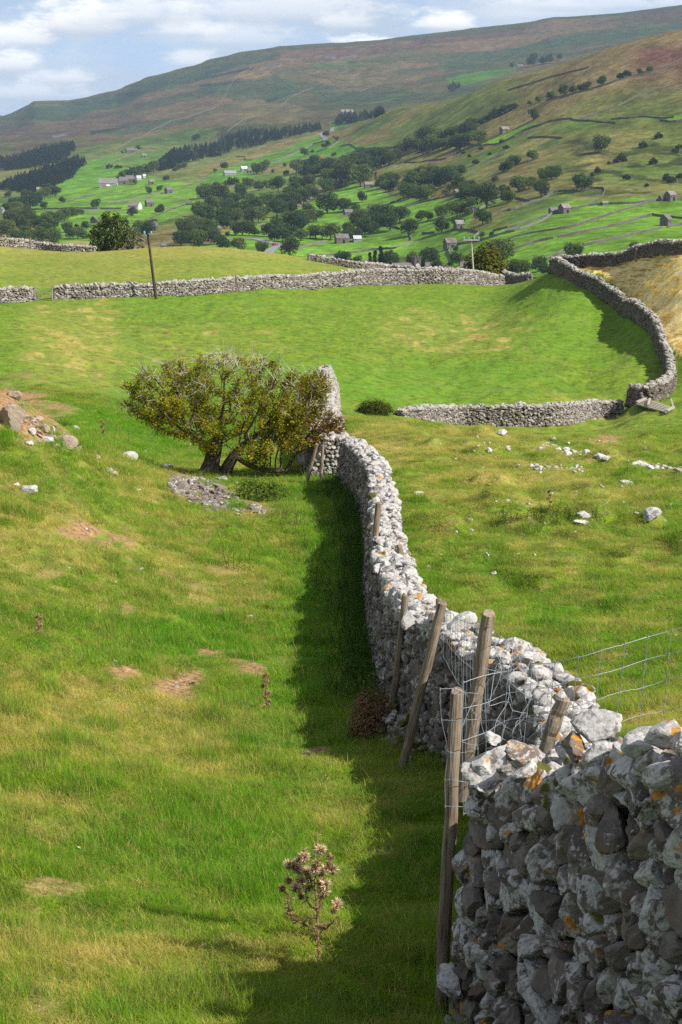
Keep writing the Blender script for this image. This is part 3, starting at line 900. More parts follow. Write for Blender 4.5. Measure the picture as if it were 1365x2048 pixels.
        if fine is not None:
            f = fine(pos)
            stamp(mb, ROCK3 if f.any() else rocks, pos[f], sc[f], ya[f], pi[f], ro[f], c[f])
            f = ~f
            stamp(mb, rocks, pos[f], sc[f], ya[f], pi[f], ro[f], c[f])
        else:
            stamp(mb, rocks, pos, sc, ya, pi, ro, c)
    # dark filling, added to block light through the gaps
    s = np.linspace(.05, L - .05, max(2, int(L / .4)))
    x, y, g, nx, ny, yaw = at(s)
    hc = np.maximum(hh(s) - .10, .05)
    a_, b2 = max(.05, wb - .17), max(.04, wt - .13)
    ring = [np.c_[x + nx * a_, y + ny * a_, g - .3], np.c_[x + nx * b2, y + ny * b2, g + hc], np.c_[x - nx * b2, y - ny * b2, g + hc], np.c_[x - nx * a_, y - ny * a_, g - .3]]
    V = np.stack(ring, 1); m_ = len(s)
    i = np.arange(m_ - 1)[:, None] * 4; j = np.arange(4)[None]
    F = np.stack([i + j, i + (j + 1) % 4, i + 4 + (j + 1) % 4, i + 4 + j], -1).reshape(-1, 4)
    mb.add(V.reshape(-1, 3), F, None, 1)
    mb.add(V[0], [[3, 2, 1, 0]], None, 1); mb.add(V[-1], [[0, 1, 2, 3]], None, 1)
    return mb.build(name, [mat, m_core], parent)


def at_d(u, d):
    """plan position at a column of the photograph and a distance"""
    return ((u - W0 / 2) / FPX * d / (CT + .12 * ST), d)


# the wall in front and its long run down the slope
NEARP = [(2.35, 4.6), (2.05, 5.6), (1.78, 6.9), (1.42, 8.4), (1.05, 9.75)]
orange_near = lambda s, top: (.35 if top else .16)
near_wall = stone_wall('drystone_wall', NEARP, [1.55, 1.50, 1.50, 1.56], .178, .128, ROCK3, m_stone, wb=.43, wt=.30, orange=orange_near, moss=.05, jag=.04, white=(.40, .70), topwhite=.66, shade=(.0, .9), ends=(True, True), bsides={-1: 1.25})
tag(near_wall, 'large weathered drystone wall end filling the lower right foreground, orange lichen on its grey stones', 'stone wall')
# big tilted copes on top of it
def boulder(name, loc, size, rot, colr, rocks=ROCK3, k=0, parent=None, mat=None):
    mb = MB(); RV, RF = rocks
    V = RV[k % len(RV)] * np.array(size) @ (rotz(np.array(rot[2])) @ rotx(np.array(rot[0])) @ roty(np.array(rot[1]))).T
    mb.add(V, RF, np.tile(np.array(colr), (len(V), 1)))
    o = mb.build(name, mat or m_stone, parent)
    o.location = loc
    return o


def top_at(u, v, d):
    a, s = ray(u, v); return np.array([a * d, d, -s * d])


for k, (u_, v_, d_, sz, rt, cc) in enumerate([
    (1192, 1452, 8.5, (.135, .10, .075), (.1, -.3, .2), (.8, .2, .75, 0)),
    (1150, 1492, 8.45, (.07, .09, .06), (.3, .2, .5), (.2, .50, .1, .3)),
    (1290, 1488, 7.85, (.12, .11, .085), (0, .15, .7), (.8, .3, .75, 0)),
    (1045, 1508, 9.15, (.095, .09, .085), (.2, .5, .3), (.5, .38, .5, 0)),
    (1345, 1505, 7.6, (.085, .085, .08), (0, .1, 0), (.3, .6, .35, .1)),
    (965, 1535, 9.6, (.09, .10, .055), (.1, .1, .4), (.8, .5, .85, 0)),
    (1225, 1520, 8.1, (.12, .10, .08), (.2, 0, .2), (.8, .4, .85, 0)),
    (985, 1478, 9.6, (.05, .05, .035), (.4, .4, .2), (1, .1, .98, 0))]):
    boulder('cope_stone', top_at(u_, v_, d_), sz, rt, cc, k=k, parent=near_wall)

MAINP = [(1.12, 10.1), (1.5, 11.6), (1.92, 14.2), (1.86, 17.4), (1.34, 20.4), (.98, 23.2), (.90, 26.5), (.85, 30.5), (.88, 35), (.95, 40), (.86, 45.5), (.62, 50), (.28, 54.5)]
main_wall = stone_wall('drystone_wall', MAINP, [1.2, 1.3, 1.42, 1.45, 1.45, 1.42, 1.4, 1.4, 1.4, 1.4, 1.42, 1.4, 1.35], .168, .108, ROCK2, m_stone, wb=.41, wt=.25, orange=lambda s, top: (.16 * (s < .36) + .05) if top else .03, moss=.03, jag=.09, white=(.30, .58), topwhite=.70, shade=(.0, .75), bsides={-1: 1.4})  # face stones darkened: shade on this side put into their colour
tag(main_wall, 'long grey drystone wall running down the pasture from the foreground posts to the hawthorn', 'stone wall')
# stones fallen from its foot
mb = MB()
q = np.array([(.66, 20.9, .12), (.52, 21.1, .1), (.60, 21.5, .14), (.74, 21.4, .12), (.48, 21.6, .1), (.66, 21.9, .13), (.80, 20.5, .13), (.9, 20.0, .12), (.98, 19.6, .1), (.7, 21.2, .16), (.78, 21.0, .2), (.82, 20.9, .22), (.6, 21.3, .2)])
for i in range(3):
    p = q[:, :2] + R.normal(0, .07, (len(q), 2)); n_ = len(q)
    z_ = ground(p[:, 0], p[:, 1]) + .06 + .12 * i
    sc_ = np.c_[q[:, 2], q[:, 2] * .8, q[:, 2] * .6] * R.uniform(.8, 1.2, (n_, 1)) * (1 - .15 * i)
    stamp(mb, ROCK2, np.c_[p, z_], sc_, R.uniform(0, 6, n_), R.normal(0, .4, n_), R.normal(0, .4, n_), np.c_[R.uniform(.3, .9, n_), np.full(n_, .15), R.uniform(.3, .6, n_), R.choice([0, .7], n_)])
mb.build('fallen_stones', m_stone, main_wall)['kind'] = 'stuff'

back_wall = stone_wall('drystone_wall', [(-.1, 57.5), (-.45, 61), (-.62, 68), (-.78, 84), (-.95, 104), (-1.1, 122)], [1.2, 1.2, 1.25, 1.3, 1.3, 1.3], .22, .15, ROCK1, m_stone_far, wb=.95, wt=.42, orange=lambda s, top: .06 if top else 0, white=(.65, .95), topwhite=1.0, shade=(.7, 1.0), jag=.12)
tag(back_wall, 'pale sunlit drystone wall dropping away behind the right of the hawthorn crown', 'stone wall')


def pathpix(pts, dmin=60, dmax=330):
    return [tuple(hit(u, v, dmin, dmax)[:2]) for u, v in pts]


KW = dict(wb=.40, wt=.24, jag=.12, shade=(.2, 1.0), white=(.40, .75), topwhite=.8)
mid_wall = stone_wall('drystone_wall', pathpix([(800, 832), (850, 842), (910, 848), (980, 851), (1060, 852), (1110, 850), (1150, 842), (1190, 836), (1240, 829)], 95), [.35, .9, 1.15, 1.25, 1.3, 1.35, 1.25, 1.2, 1.15], .23, .15, ROCK1, m_stone_far, **KW)
tag(mid_wall, 'short broken drystone wall crossing the hollow left of the fallen gate', 'stone wall')
curve_wall = stone_wall('drystone_wall', pathpix([(1262, 812), (1290, 803), (1325, 792), (1342, 775), (1336, 740), (1322, 705), (1308, 668), (1280, 645), (1240, 618), (1200, 590), (1160, 568), (1128, 553), (1104, 545)], 100), [1.25, 1.3, 1.4, 1.4], .30, .19, ROCK1, m_stone_far, **{**KW, 'white': (.12, .42), 'topwhite': .62, 'shade': (.0, .6)})  # darker stones: the shaded face is put into the stone colour
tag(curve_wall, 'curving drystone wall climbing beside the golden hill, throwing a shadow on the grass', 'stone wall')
brow_wall = stone_wall('drystone_wall', pathpix([(1122, 537), (1141, 536), (1180, 533), (1220, 530), (1273, 517), (1320, 509), (1365, 506), (1430, 503)], 140), 1.15, .30, .19, ROCK1, m_stone_far, **{**KW, 'white': (.08, .3), 'topwhite': .85, 'shade': (.0, .5)})  # darker stones like the curving wall, shade put into the colour
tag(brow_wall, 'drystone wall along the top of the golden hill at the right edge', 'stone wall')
far_wall = stone_wall('drystone_wall', pathpix([(109, 597), (200, 596), (300, 593), (400, 588), (500, 581), (600, 576), (700, 572), (800, 569), (900, 568), (1005, 569)], 150), [1.3, 1.35, 1.4, 1.4, 1.5, 1.6, 1.7, 1.7, 1.75, 1.1], .32, .2, ROCK1, m_stone_far, **KW)
tag(far_wall, 'long pale drystone wall across the far side of the green field', 'stone wall')
left_wall = stone_wall('drystone_wall', pathpix([(-120, 612), (-30, 607), (68, 601)], 140), 1.3, .32, .2, ROCK1, m_stone_far, **KW)
tag(left_wall, 'short length of drystone wall left of the pale field gate', 'stone wall')
crest_wall = stone_wall('drystone_wall', pathpix([(618, 521), (660, 528), (720, 538), (780, 546), (840, 552), (900, 556), (1000, 565), (1060, 563)], 225, 300), [.8, .9, 1.1, 1.3, 1.4, 1.5, 1.0, 1.0], .35, .22, ROCK1, m_stone_far, **{**KW, 'white': (.1, .4), 'topwhite': .95})
tag(crest_wall, 'dark drystone wall with pale copes just over the crest in front of the church', 'stone wall')
ridge_wall = stone_wall('drystone_wall', pathpix([(-120, 485), (0, 492), (70, 494), (130, 499), (190, 503)], 235, 290), [1.25, 1.2, 1.15, 1.0, .7], .35, .22, ROCK1, m_stone_far, **KW)
tag(ridge_wall, 'drystone wall on the left skyline, running down to the windswept tree', 'stone wall')
# ================================================================ GRASS
def leafy_mat(name, colours=None, trans=.35, attr='col', rough=.7, turf=False):
    m = bpy.data.materials.new(name); m.use_nodes = True
    nt = m.node_tree; nt.nodes.remove(nt.nodes['Principled BSDF']); t = NT(nt)
    if turf:
        a = t.n('ShaderNodeAttribute', attribute_name='gcol', attribute_type='INSTANCER')
        ge = t.n('ShaderNodeNewGeometry')
        c, _ = turf_colour(t, ge.outputs['Position'], a.outputs['Color'])
        gd = t.mix(t.ramp(t.noise(ge.outputs['Position'], 1.1, 4, .6), .35, .65), (.24, .16, .03), (.52, .37, .12))
        c = t.mix(a.outputs['Alpha'], c, gd)
        k = t.n('ShaderNodeAttribute', attribute_name='col')
        s_ = t.n('ShaderNodeSeparateColor', inp={0: k.outputs['Color']})
        c = t.mix(s_.outputs[0], c, (.36, .29, .11))                          # dead straws among the green
        oi = t.n('ShaderNodeObjectInfo')
        c = t.mix(1.0, c, t.mix(oi.outputs['Random'], (.95, 1.0, 1.0), (1.85, 1.8, 1.5)), 'MULTIPLY')
    else:
        k = t.n('ShaderNodeAttribute', attribute_name=attr)
        c = k.outputs['Color']
    d = t.n('ShaderNodeBsdfDiffuse', inp={0: c}); tr = t.n('ShaderNodeBsdfTranslucent', inp={0: c})
    mx = t.n('ShaderNodeMixShader', inp={0: trans}); t.L.new(d.outputs[0], mx.inputs[1]); t.L.new(tr.outputs[0], mx.inputs[2])
    t.L.new(mx.outputs[0], nt.nodes['Material Output'].inputs['Surface'])
    return m


m_grass = leafy_mat('grass_blades', turf=True, trans=.5)
m_leaf = leafy_mat('leaves', trans=.42)
m_dead = leafy_mat('dead_plant', trans=.15)


def blades(n, rad, ln, wd, seed, lean=.5, dead=.1, flat=0.0, segs=3):
    r = np.random.default_rng(seed)
    mb = MB()
    rr = rad * np.sqrt(r.random(n)); th = r.random(n) * 6.283
    base = np.c_[rr * np.cos(th), rr * np.sin(th), np.full(n, -.015)]
    L = ln * np.exp(r.normal(0, .35, n)); ph = r.random(n) * 6.283
    out = np.c_[np.cos(ph), np.sin(ph)]; le = np.abs(r.normal(lean, .3, n)) + flat
    side = np.c_[-out[:, 1], out[:, 0]]
    w0 = wd * r.uniform(.7, 1.3, n)
    V = np.zeros((n, segs * 2 + 1, 3))
    for k in range(segs + 1):
        f = k / segs
        c = base.copy()
        c[:, :2] += out * (L * le * f ** 1.7)[:, None]
        c[:, 2] += L * f * (1 - .25 * le * f)
        w = w0 * (1 - f ** 1.6) * .5
        if k < segs:
            V[:, 2 * k, :] = c; V[:, 2 * k + 1, :] = c
            V[:, 2 * k, :2] -= side * w[:, None]; V[:, 2 * k + 1, :2] += side * w[:, None]
        else:
            V[:, 2 * segs, :] = c
    q = np.array([[2 * k, 2 * k + 1, 2 * k + 3, 2 * k + 2] for k in range(segs - 1)])
    tr = np.array([[2 * segs - 2, 2 * segs - 1, 2 * segs]])
    o = (np.arange(n) * V.shape[1])[:, None, None]
    col = np.zeros((n, V.shape[1], 4)); col[:, :, 0] = (r.random(n) < dead)[:, None] * r.uniform(.5, 1, n)[:, None]; col[:, :, 3] = 1
    Vf = V.reshape(-1, 3)
    mb.add(Vf, (q[None] + o).reshape(-1, 4), col.reshape(-1, 4))
    mb.add(Vf, (tr[None] + o).reshape(-1, 3), col.reshape(-1, 4))
    return mb


def proto(mb, name, mat):
    o = mb.build(name, mat); COL.objects.unlink(o); return o


tufts = bpy.data.collections.new('grass_tufts')            # not in the scene: only their scattered copies are
for i in range(6):
    o = proto(blades(int(70), .15, .040 + .006 * i, .0042, 200 + i, .85, .12), 'a_tuft%d' % i, m_grass); tufts.objects.link(o)
for i in range(2):
    o = proto(blades(26, .14, .115, .0030, 210 + i, .6, .6), 'b_tuft%d' % i, m_grass); tufts.objects.link(o)
for i in range(2):                                          # low mossy cushions and far tussocks
    o = proto(blades(160, .42, .10, .014, 220 + i, 1.0, .3), 'c_tuft%d' % i, m_grass); tufts.objects.link(o)


def scatter(name, P, scale, idx, gcol, coll):
    me = bpy.data.meshes.new(name)
    n = len(P)
    me.vertices.add(n); me.vertices.foreach_set('co', P.astype(np.float32).ravel())
    for nm, ty, da in (('scl', 'FLOAT_VECTOR', scale), ('idx', 'INT', idx), ('rot', 'FLOAT_VECTOR', np.c_[R.normal(0, .08, n), R.normal(0, .08, n), R.random(n) * 6.283]), ('gcol', 'FLOAT_COLOR', gcol)):
        a = me.attributes.new(nm, ty, 'POINT')
        key = {'FLOAT_VECTOR': 'vector', 'INT': 'value', 'FLOAT_COLOR': 'color'}[ty]
        a.data.foreach_set(key, np.asarray(da, np.int32 if ty == 'INT' else np.float32).ravel())
    o = bpy.data.objects.new(name, me); COL.objects.link(o)
    ng = bpy.data.node_groups.new(name + '_scatter', 'GeometryNodeTree')
    ng.interface.new_socket('Geometry', in_out='INPUT', socket_type='NodeSocketGeometry')
    ng.interface.new_socket('Geometry', in_out='OUTPUT', socket_type='NodeSocketGeometry')
    N = ng.nodes; L = ng.links
    gi = N.new('NodeGroupInput'); go = N.new('NodeGroupOutput')
    ci = N.new('GeometryNodeCollectionInfo'); ci.inputs['Collection'].default_value = coll; ci.inputs['Separate Children'].default_value = True; ci.inputs['Reset Children'].default_value = True
    ip = N.new('GeometryNodeInstanceOnPoints'); ip.inputs['Pick Instance'].default_value = True
    def na(nm, ty):
        x = N.new('GeometryNodeInputNamedAttribute'); x.data_type = ty; x.inputs['Name'].default_value = nm; return x.outputs['Attribute']
    L.new(gi.outputs[0], ip.inputs['Points']); L.new(ci.outputs[0], ip.inputs['Instance'])
    L.new(na('idx', 'INT'), ip.inputs['Instance Index'])
    er = N.new('FunctionNodeEulerToRotation'); L.new(na('rot', 'FLOAT_VECTOR'), er.inputs[0]); L.new(er.outputs[0], ip.inputs['Rotation'])
    L.new(na('scl', 'FLOAT_VECTOR'), ip.inputs['Scale'])
    L.new(ip.outputs[0], go.inputs[0])
    md = o.modifiers.new('scatter', 'NODES'); md.node_group = ng
    return o


def sample_land(n, d0, d1, power, lim=.25):
    """random places of the near land, thinning out with distance as d**-power"""
    e = 2 - power
    u = R.random(n)
    d = (d0 ** e + u * (d1 ** e - d0 ** e)) ** (1 / e)
    a = R.uniform(-lim, lim, n)
    return a * d, d


def dist_to_path(x, y, path, hw=.0):
    P = smooth_path(path, .3)
    out = np.full(len(x), 1e9); sg = np.zeros(len(x))
    for i in range(0, len(x), 5000):
        q = np.c_[x[i:i + 5000], y[i:i + 5000]]
        D = np.linalg.norm(q[:, None] - P[None], axis=2)
        j = D.argmin(1); out[i:i + 5000] = D[np.arange(len(q)), j]; sg[i:i + 5000] = q[:, 0] - P[j, 0]
    return out, sg


GN = int(82000 * float(os.environ.get('GR', '1')))
x, y = sample_land(GN, 7.0, 100, 1.55)
z = ground(x, y)
P = np.c_[x, y, z]
g = cover(P)
keep = (R.random(GN) > g[:, 1] * 2.4)
cx_, cy_ = sample_land(260, 8, 60, 1.2); kk_ = np.repeat(np.arange(260), 16)
x2 = cx_[kk_] + R.normal(0, .10, len(kk_)); y2 = cy_[kk_] + R.normal(0, .14, len(kk_)); P2 = np.c_[x2, y2, ground(x2, y2)]; g2 = cover(P2); g2[:, 2] = np.maximum(g2[:, 2], R.uniform(.3, 1, 260)[kk_]); g2[:, 0] *= .3
x = np.r_[x, x2]; y = np.r_[y, y2]; z = np.r_[z, P2[:, 2]]; g = np.r_[g, g2]; keep = np.r_[keep, np.full(len(x2), True)]; tall = np.r_[np.zeros(GN), np.ones(len(x2))]
dm, sm = dist_to_path(x, y, MAINP); dn, _ = dist_to_path(x, y, NEARP)
keep &= (dm > .45) & (dn > .42)
x, y, z, g, dm, sm, tall = (q[keep] for q in (x, y, z, g, dm, sm, tall)); P = np.c_[x, y, z]; n = len(x)
f = np.maximum(1, (y / 13.0)) ** .55
hgt = (.62 + .95 * np.clip(fbm(x / .9, y / .9, 300, 3) + .2, 0, 1) + .5 * g[:, 2]) * R.uniform(.75, 1.25, n)
hgt *= (1 + .75 * tall) * np.where(g[:, 0] > .5, .8, 1.0) * (1 + .6 * (dm < .9) * (sm < 0)) * np.where((x / y > .02) & (y > 25), .85, 1)
idx = R.integers(0, 6, n); idx = np.where(R.random(n) < .07 + .12 * g[:, 0], R.integers(6, 8, n), idx)
tag(scatter('grass', P, np.c_[f, f, f ** .45 * hgt], idx, g, tufts), 'short green and straw coloured grass covering the near pasture', 'grass', kind='stuff')
# tussocks on the far slopes
n = int(26000 * float(os.environ.get('GR', '1')))
x, y = sample_land(n, 92, 265, .9, .22)
P = np.c_[x, y, ground(x, y)]; g = cover(P)
keep = R.random(n) < np.where(g[:, 3] > .5, 1.0, .22 + .6 * g[:, 0])
P, g = P[keep], g[keep]; n = len(P)
g[:, 0] = np.clip(g[:, 0] + R.uniform(-.1, .5, n), 0, 1)
s = R.uniform(.5, 1.25, n) * np.where(g[:, 3] > .5, 1.2, .8)
tag(scatter('tussock_grass', P, np.c_[s, s, s * R.uniform(.35, .8, n) * np.where(g[:, 3] > .5, 1.6, .8)], R.integers(8, 10, n), g, tufts), 'rough tussocks of grass on the far field and the golden hill', 'grass', kind='stuff')


# ================================================================ TREES WITH GROWN BRANCHES
def grow(start, attract, step, di, dk, iters, seed=0):
    """space colonisation: nodes, parents"""
    nodes = [np.array(p, float) for p, _ in start]; par = [q for _, q in start]
    A = np.array(attract); alive = np.ones(len(A), bool)
    r = np.random.default_rng(seed)
    for it in range(iters):
        N = np.array(nodes); idx = np.where(alive)[0]
        if len(idx) == 0: break
        D2 = ((A[idx][:, None] - N[None]) ** 2).sum(-1)
        j = D2.argmin(1); dmin = np.sqrt(D2[np.arange(len(idx)), j])
        near = dmin < di
        dirs = {}
        for a, b in zip(idx[near], j[near]):
            v = A[a] - N[b]; dirs.setdefault(b, []).append(v / (np.linalg.norm(v) + 1e-9))
        if not dirs: break
        newn = []
        for b, vs in dirs.items():
            v = np.sum(vs, 0) + r.normal(0, .25, 3)
            l = np.linalg.norm(v)
            if l < 1e-3: continue
            newn.append((b, N[b] + v / l * step))
        for b, p in newn:
            nodes.append(p); par.append(b)
        M = np.array([p for _, p in newn])
        D = np.sqrt(((A[idx][:, None] - M[None]) ** 2).sum(-1)).min(1)
        alive[idx[D < dk]] = False
    return np.array(nodes), np.array(par)


def branch_mesh(mb, N, par, rtip, expo, rmax, seg=5, col=(.1, .1, .1), rmin_draw=0.0, skip=None):
    n = len(N)
    ch = [[] for _ in range(n)]
    for i, p in enumerate(par):
        if p >= 0: ch[p].append(i)
    rad = np.zeros(n)
    for i in range(n - 1, -1, -1):
        rad[i] = (sum(rad[c] ** expo for c in ch[i])) ** (1 / expo) if ch[i] else rtip
    rad = np.minimum(rad, rmax)
    done = np.zeros(n, bool)
    for i in range(n):
        heads = [i] if par[i] < 0 else []
        # chains start at the root or at every side branch
        if par[i] >= 0:
            sib = ch[par[i]]
            if len(sib) > 1 and i != max(sib, key=lambda c: rad[c]): heads = [i]
        for h in heads:
            chain = [par[h]] if par[h] >= 0 else []
            c = h
            while True:
                chain.append(c)
                if not ch[c]: break
                c = max(ch[c], key=lambda q: rad[q])
            if len(chain) > 1:
                rr = rad[chain].copy()
                if par[h] >= 0: rr[0] = rad[h]
                mb.tube(N[chain], rr, seg if rr[0] > .03 else 3, col, cap=False)
    return rad, ch


def leaf_quads(mb, P, size, cols, aspect=.6, up=.35, seed=0, mat=0):
    r = np.random.default_rng(seed)
    n = len(P)
    nrm = r.normal(size=(n, 3)); nrm[:, 2] = np.abs(nrm[:, 2]) + up; nrm /= np.linalg.norm(nrm, axis=1)[:, None]
    t_ = np.cross(nrm, r.normal(size=(n, 3))); t_ /= np.linalg.norm(t_, axis=1)[:, None]
    s_ = np.cross(nrm, t_)
    sz = size * np.exp(r.normal(0, .3, n)) if np.isscalar(size) else size
    a = t_ * sz[:, None] * .5; b = s_ * (sz * aspect * .5)[:, None]
    fold = nrm * (sz * .12)[:, None]
    V = np.stack([P - a, P + b + fold, P + a, P - b + fold], 1).reshape(-1, 3)
    F = np.arange(4 * n).reshape(n, 4)
    mb.add(V, F, np.repeat(cols, 4, 0), mat)


m_bark = plain('bark', (.075, .058, .045), .95, .4, 9, bump=.6)
m_twig = plain('grey_twigs', (.36, .32, .285), .9, .25, 5)


def hawthorn():
    root_p = hit(425, 952, 52, 70)
    s_ = root_p[1] / FPX * 1.02
    def L(u, v, dy=0.0): return np.array([(u - 425) * s_, dy, (952 - v) * s_])
    r = np.random.default_rng(11)
    att = []
    def ell(c, rx, ry, rz, n):
        k = 0
        while k < n:
            p = r.uniform(-1, 1, 3); q = np.linalg.norm(p)
            if q > 1 or r.random() > .25 + .75 * q: continue
            att.append(np.array(c) + p * (rx, ry, rz)); k += 1
    ell(L(455, 805), 3.2, 2.5, 1.72, 1150)
    ell(L(330, 785), 1.55, 1.8, 1.05, 260)
    ell(L(570, 805), 1.5, 1.9, 1.15, 300)
    ell(L(590, 872), 1.35, 1.5, .55, 200)
    ell(L(480, 880), 1.7, 1.9, .65, 240)
    ell(L(648, 860), .80, .9, .38, 150)
    ell(L(628, 775), .65, 1.0, .65, 170)
    ell(L(625, 840), 1.05, 1.1, .6, 260)
    A = np.array(att)
    low = np.interp(A[:, 0], [-3.6, -2.6, -1.6, -.5, .8, 2.6, 4.4], [2.9, 2.0, 1.4, 1.05, .95, .75, 1.1])
    A = A[A[:, 2] > low + r.normal(0, .08, len(A))]
    st = []
    def stem(pts, q=-1):
        for p in smooth_path(pts, .16):
            st.append((p, q)); q = len(st) - 1
        return q
    q1 = stem([L(418, 962), L(422, 935), L(424, 910), L(436, 888), L(440, 860)])
    q2 = stem([L(455, 955, -.05), L(448, 945, -.05), L(458, 928, -.1), L(470, 908, -.2), L(488, 885, -.2)])
    stem([L(424, 905), L(405, 882, .1), L(380, 862, .2)], q1 - 3)
    stem([L(470, 908, -.2), L(500, 926, -.4), L(540, 936, -.5), L(575, 935, -.5)], q2 - 3)
    N, par = grow(st, A, .15, 1.5, .28, 75, 4)
    t_ = empty('hawthorn_tree', root_p)
    tag(t_, 'broad windswept hawthorn with two gnarled trunks and a spreading olive crown beside the drystone wall', 'tree')
    mb = MB()
    rad, ch = branch_mesh(mb, N, par, .0092, 1.98, .34, 8)
    mb.tube([L(412, 962), L(418, 945), L(424, 925), L(430, 900), L(440, 868)], [.46, .33, .27, .25, .15], 10)
    mb.tube([L(456, 960, -.05), L(450, 945, -.05), L(459, 926, -.1), L(471, 907, -.2), L(490, 884, -.2)], [.30, .24, .20, .17, .10], 9)
    # root flare
    for an in (2.8, 3.6, 5.2, .4, 1.6):
        p0 = L(424, 930); e = L(424, 957) + np.array([math.cos(an) * .55, math.sin(an) * .4, -.12])
        mb.tube([p0, (p0 + e) / 2 + (0, 0, .02), e], [.22, .16, .05], 6)
    mb.build('trunk', m_bark, t_, smooth=True)
    tips = np.array([i for i in range(len(N)) if rad[i] < .022])
    out = (N[tips] - L(450, 830)) / (3.6, 2.6, 1.7)
    # bare grey twigs, most of them on the windward top
    tw = MB()
    sel = tips[r.random(len(tips)) < np.clip(.20 + .5 * out[:, 2] - .15 * out[:, 0], .06, .85)]
    for i in sel:
        d = N[i] - N[par[i]]; d /= np.linalg.norm(d) + 1e-9
        for k in range(2):
            v = d + r.normal(0, .55, 3) + (-.0, 0, .25); v /= np.linalg.norm(v)
            l = r.uniform(.2, .5) * (1.5 if r.random() < .2 else 1)
            m_ = N[i] + v * l * .5 + r.normal(0, .05, 3)
            tw.tube([N[i], m_, m_ + (v + r.normal(0, .4, 3)) * l * .5], [.0085, .0065, .004], 3, cap=False)
    tw.build('twigs', m_twig, t_)
    # leaves in small sprays round the shoots
    n = 112000
    k = tips[r.integers(0, len(tips), n)]
    dens = fbm(N[k][:, 0] * 1.2 + 5, N[k][:, 1] * 1.2 + N[k][:, 2] * 1.7, 900, 3)
    keep = r.random(n) < np.clip(.60 + 1.9 * dens - .25 * sstep(2.6, 4.0, N[k][:, 2]), .06, 1)
    k = k[keep]; n = len(k)
    Pl = N[k] + r.normal(0, .085, (n, 3))
    g_ = fbm(Pl[:, 0] * 1.6, Pl[:, 2] * 1.9 + Pl[:, 1], 901, 3)
    w_ = r.random(n)
    c = np.zeros((n, 3))
    pal = np.array([(.085, .125, .012), (.155, .185, .016), (.25, .245, .020), (.34, .30, .026), (.13, .052, .018)])
    pick = np.clip((w_ * 1.5 + g_ * 1.6 + .95 - .25 * (Pl[:, 2] - 2.2)), 0, 3.0)
    i0 = pick.astype(int).clip(0, 2); fr = (pick - i0)[:, None]
    c = pal[i0] * (1 - fr) + pal[i0 + 1] * fr
    red = r.random(n) < np.clip(.07 + .22 * sstep(1.0, 3.6, Pl[:, 0]) + .55 * sstep(2.9, 3.9, Pl[:, 0]) * sstep(2.6, 1.6, Pl[:, 2]), 0, .8)
    c[red] = pal[4] * r.uniform(.6, 1.5, (red.sum(), 1))
    cr = MB(); leaf_quads(cr, Pl, .058, c * r.uniform(.8, 1.4, (n, 1)), .75, .3, 12)
    cr.build('crown', m_leaf, t_)
    be = MB()
    kk = tips[r.integers(0, len(tips), 1400)]
    pb = N[kk]; ok = r.random(len(kk)) < np.clip(.08 + .5 * sstep(1.5, 3.8, pb[:, 0]), 0, 1)
    pb = pb[ok] + r.normal(0, .08, (ok.sum(), 3)); nb_ = len(pb)
    stamp(be, ROCK1, pb, np.full((nb_, 3), .016), np.zeros(nb_), np.zeros(nb_), np.zeros(nb_), np.tile((.30, .02, .012), (nb_, 1)))
    be.build('berries', m_leaf, t_)['kind'] = 'stuff'


hawthorn()


def windswept():
    d = 284.0
    a, _ = ray(235, 500)
    base = np.array([a * d, d, ground(a * d, d)[0]])
    a2, s2 = ray(235, 500); top0 = -s2 * d - base[2]         # height of the crest line above its foot
    s_ = d / FPX
    r = np.random.default_rng(5)
    t_ = empty('windswept_tree', base)
    tag(t_, 'dense green windswept tree with bare pale boughs on its right side, behind the left hill', 'tree')
    att = []
    while len(att) < 700:
        u, v = r.uniform(182, 292), r.uniform(426, 512)
        lo = np.interp(u, [182, 200, 225, 250, 272, 292], [470, 432, 424, 440, 462, 490])
        if v < lo + r.uniform(0, 6): continue
        att.append(((u - 235) * s_, r.uniform(-3, 3), (500 - v) * s_ + top0))
    q = -1; st = []
    for p in smooth_path([(0, 0, -.2), (.2, 0, top0 * .5), (0, 0, top0 + 1)], .5):
        st.append((p, q)); q = len(st) - 1
    N, par = grow(st, att, .45, 4, .7, 60, 3)
    mb = MB(); rad, ch = branch_mesh(mb, N, par, .035, 2.3, .4, 6)
    tips = np.array([i for i in range(len(N)) if rad[i] < .09]); n = 9000
    k = tips[r.integers(0, len(tips), n)]
    P = N[k]; keep = r.random(n) < np.clip(.95 - .75 * sstep(0.3, 3.4, P[:, 0] + .5 * (P[:, 2] - top0 - 3) * .3) + .5 * fbm(P[:, 0], P[:, 2], 33, 2), .12, 1)
    P = P[keep] + r.normal(0, .28, (keep.sum(), 3)); n = len(P)
    c = np.array((.045, .075, .016)) * r.uniform(.6, 1.7, (n, 1)); y_ = r.random(n) < .25; c[y_] = np.array((.13, .13, .03)) * r.uniform(.7, 1.2, (y_.sum(), 1))
    cr = MB(); leaf_quads(cr, P, .34, c, .7, .3, 3); cr.build('crown', m_leaf, t_)
    tw = mb
    for i in tips[r.random(len(tips)) < .6]:
        if N[i][0] < .3: continue
        v = (N[i] - N[par[i]]); v /= np.linalg.norm(v); v = v + r.normal(0, .3, 3) + (0.1, 0, .3)
        tw.tube([N[i], N[i] + v * r.uniform(.5, 1.1)], [.035, .015], 3, cap=False)
    tw.build('trunk', m_twig, t_, smooth=True)


windswept()


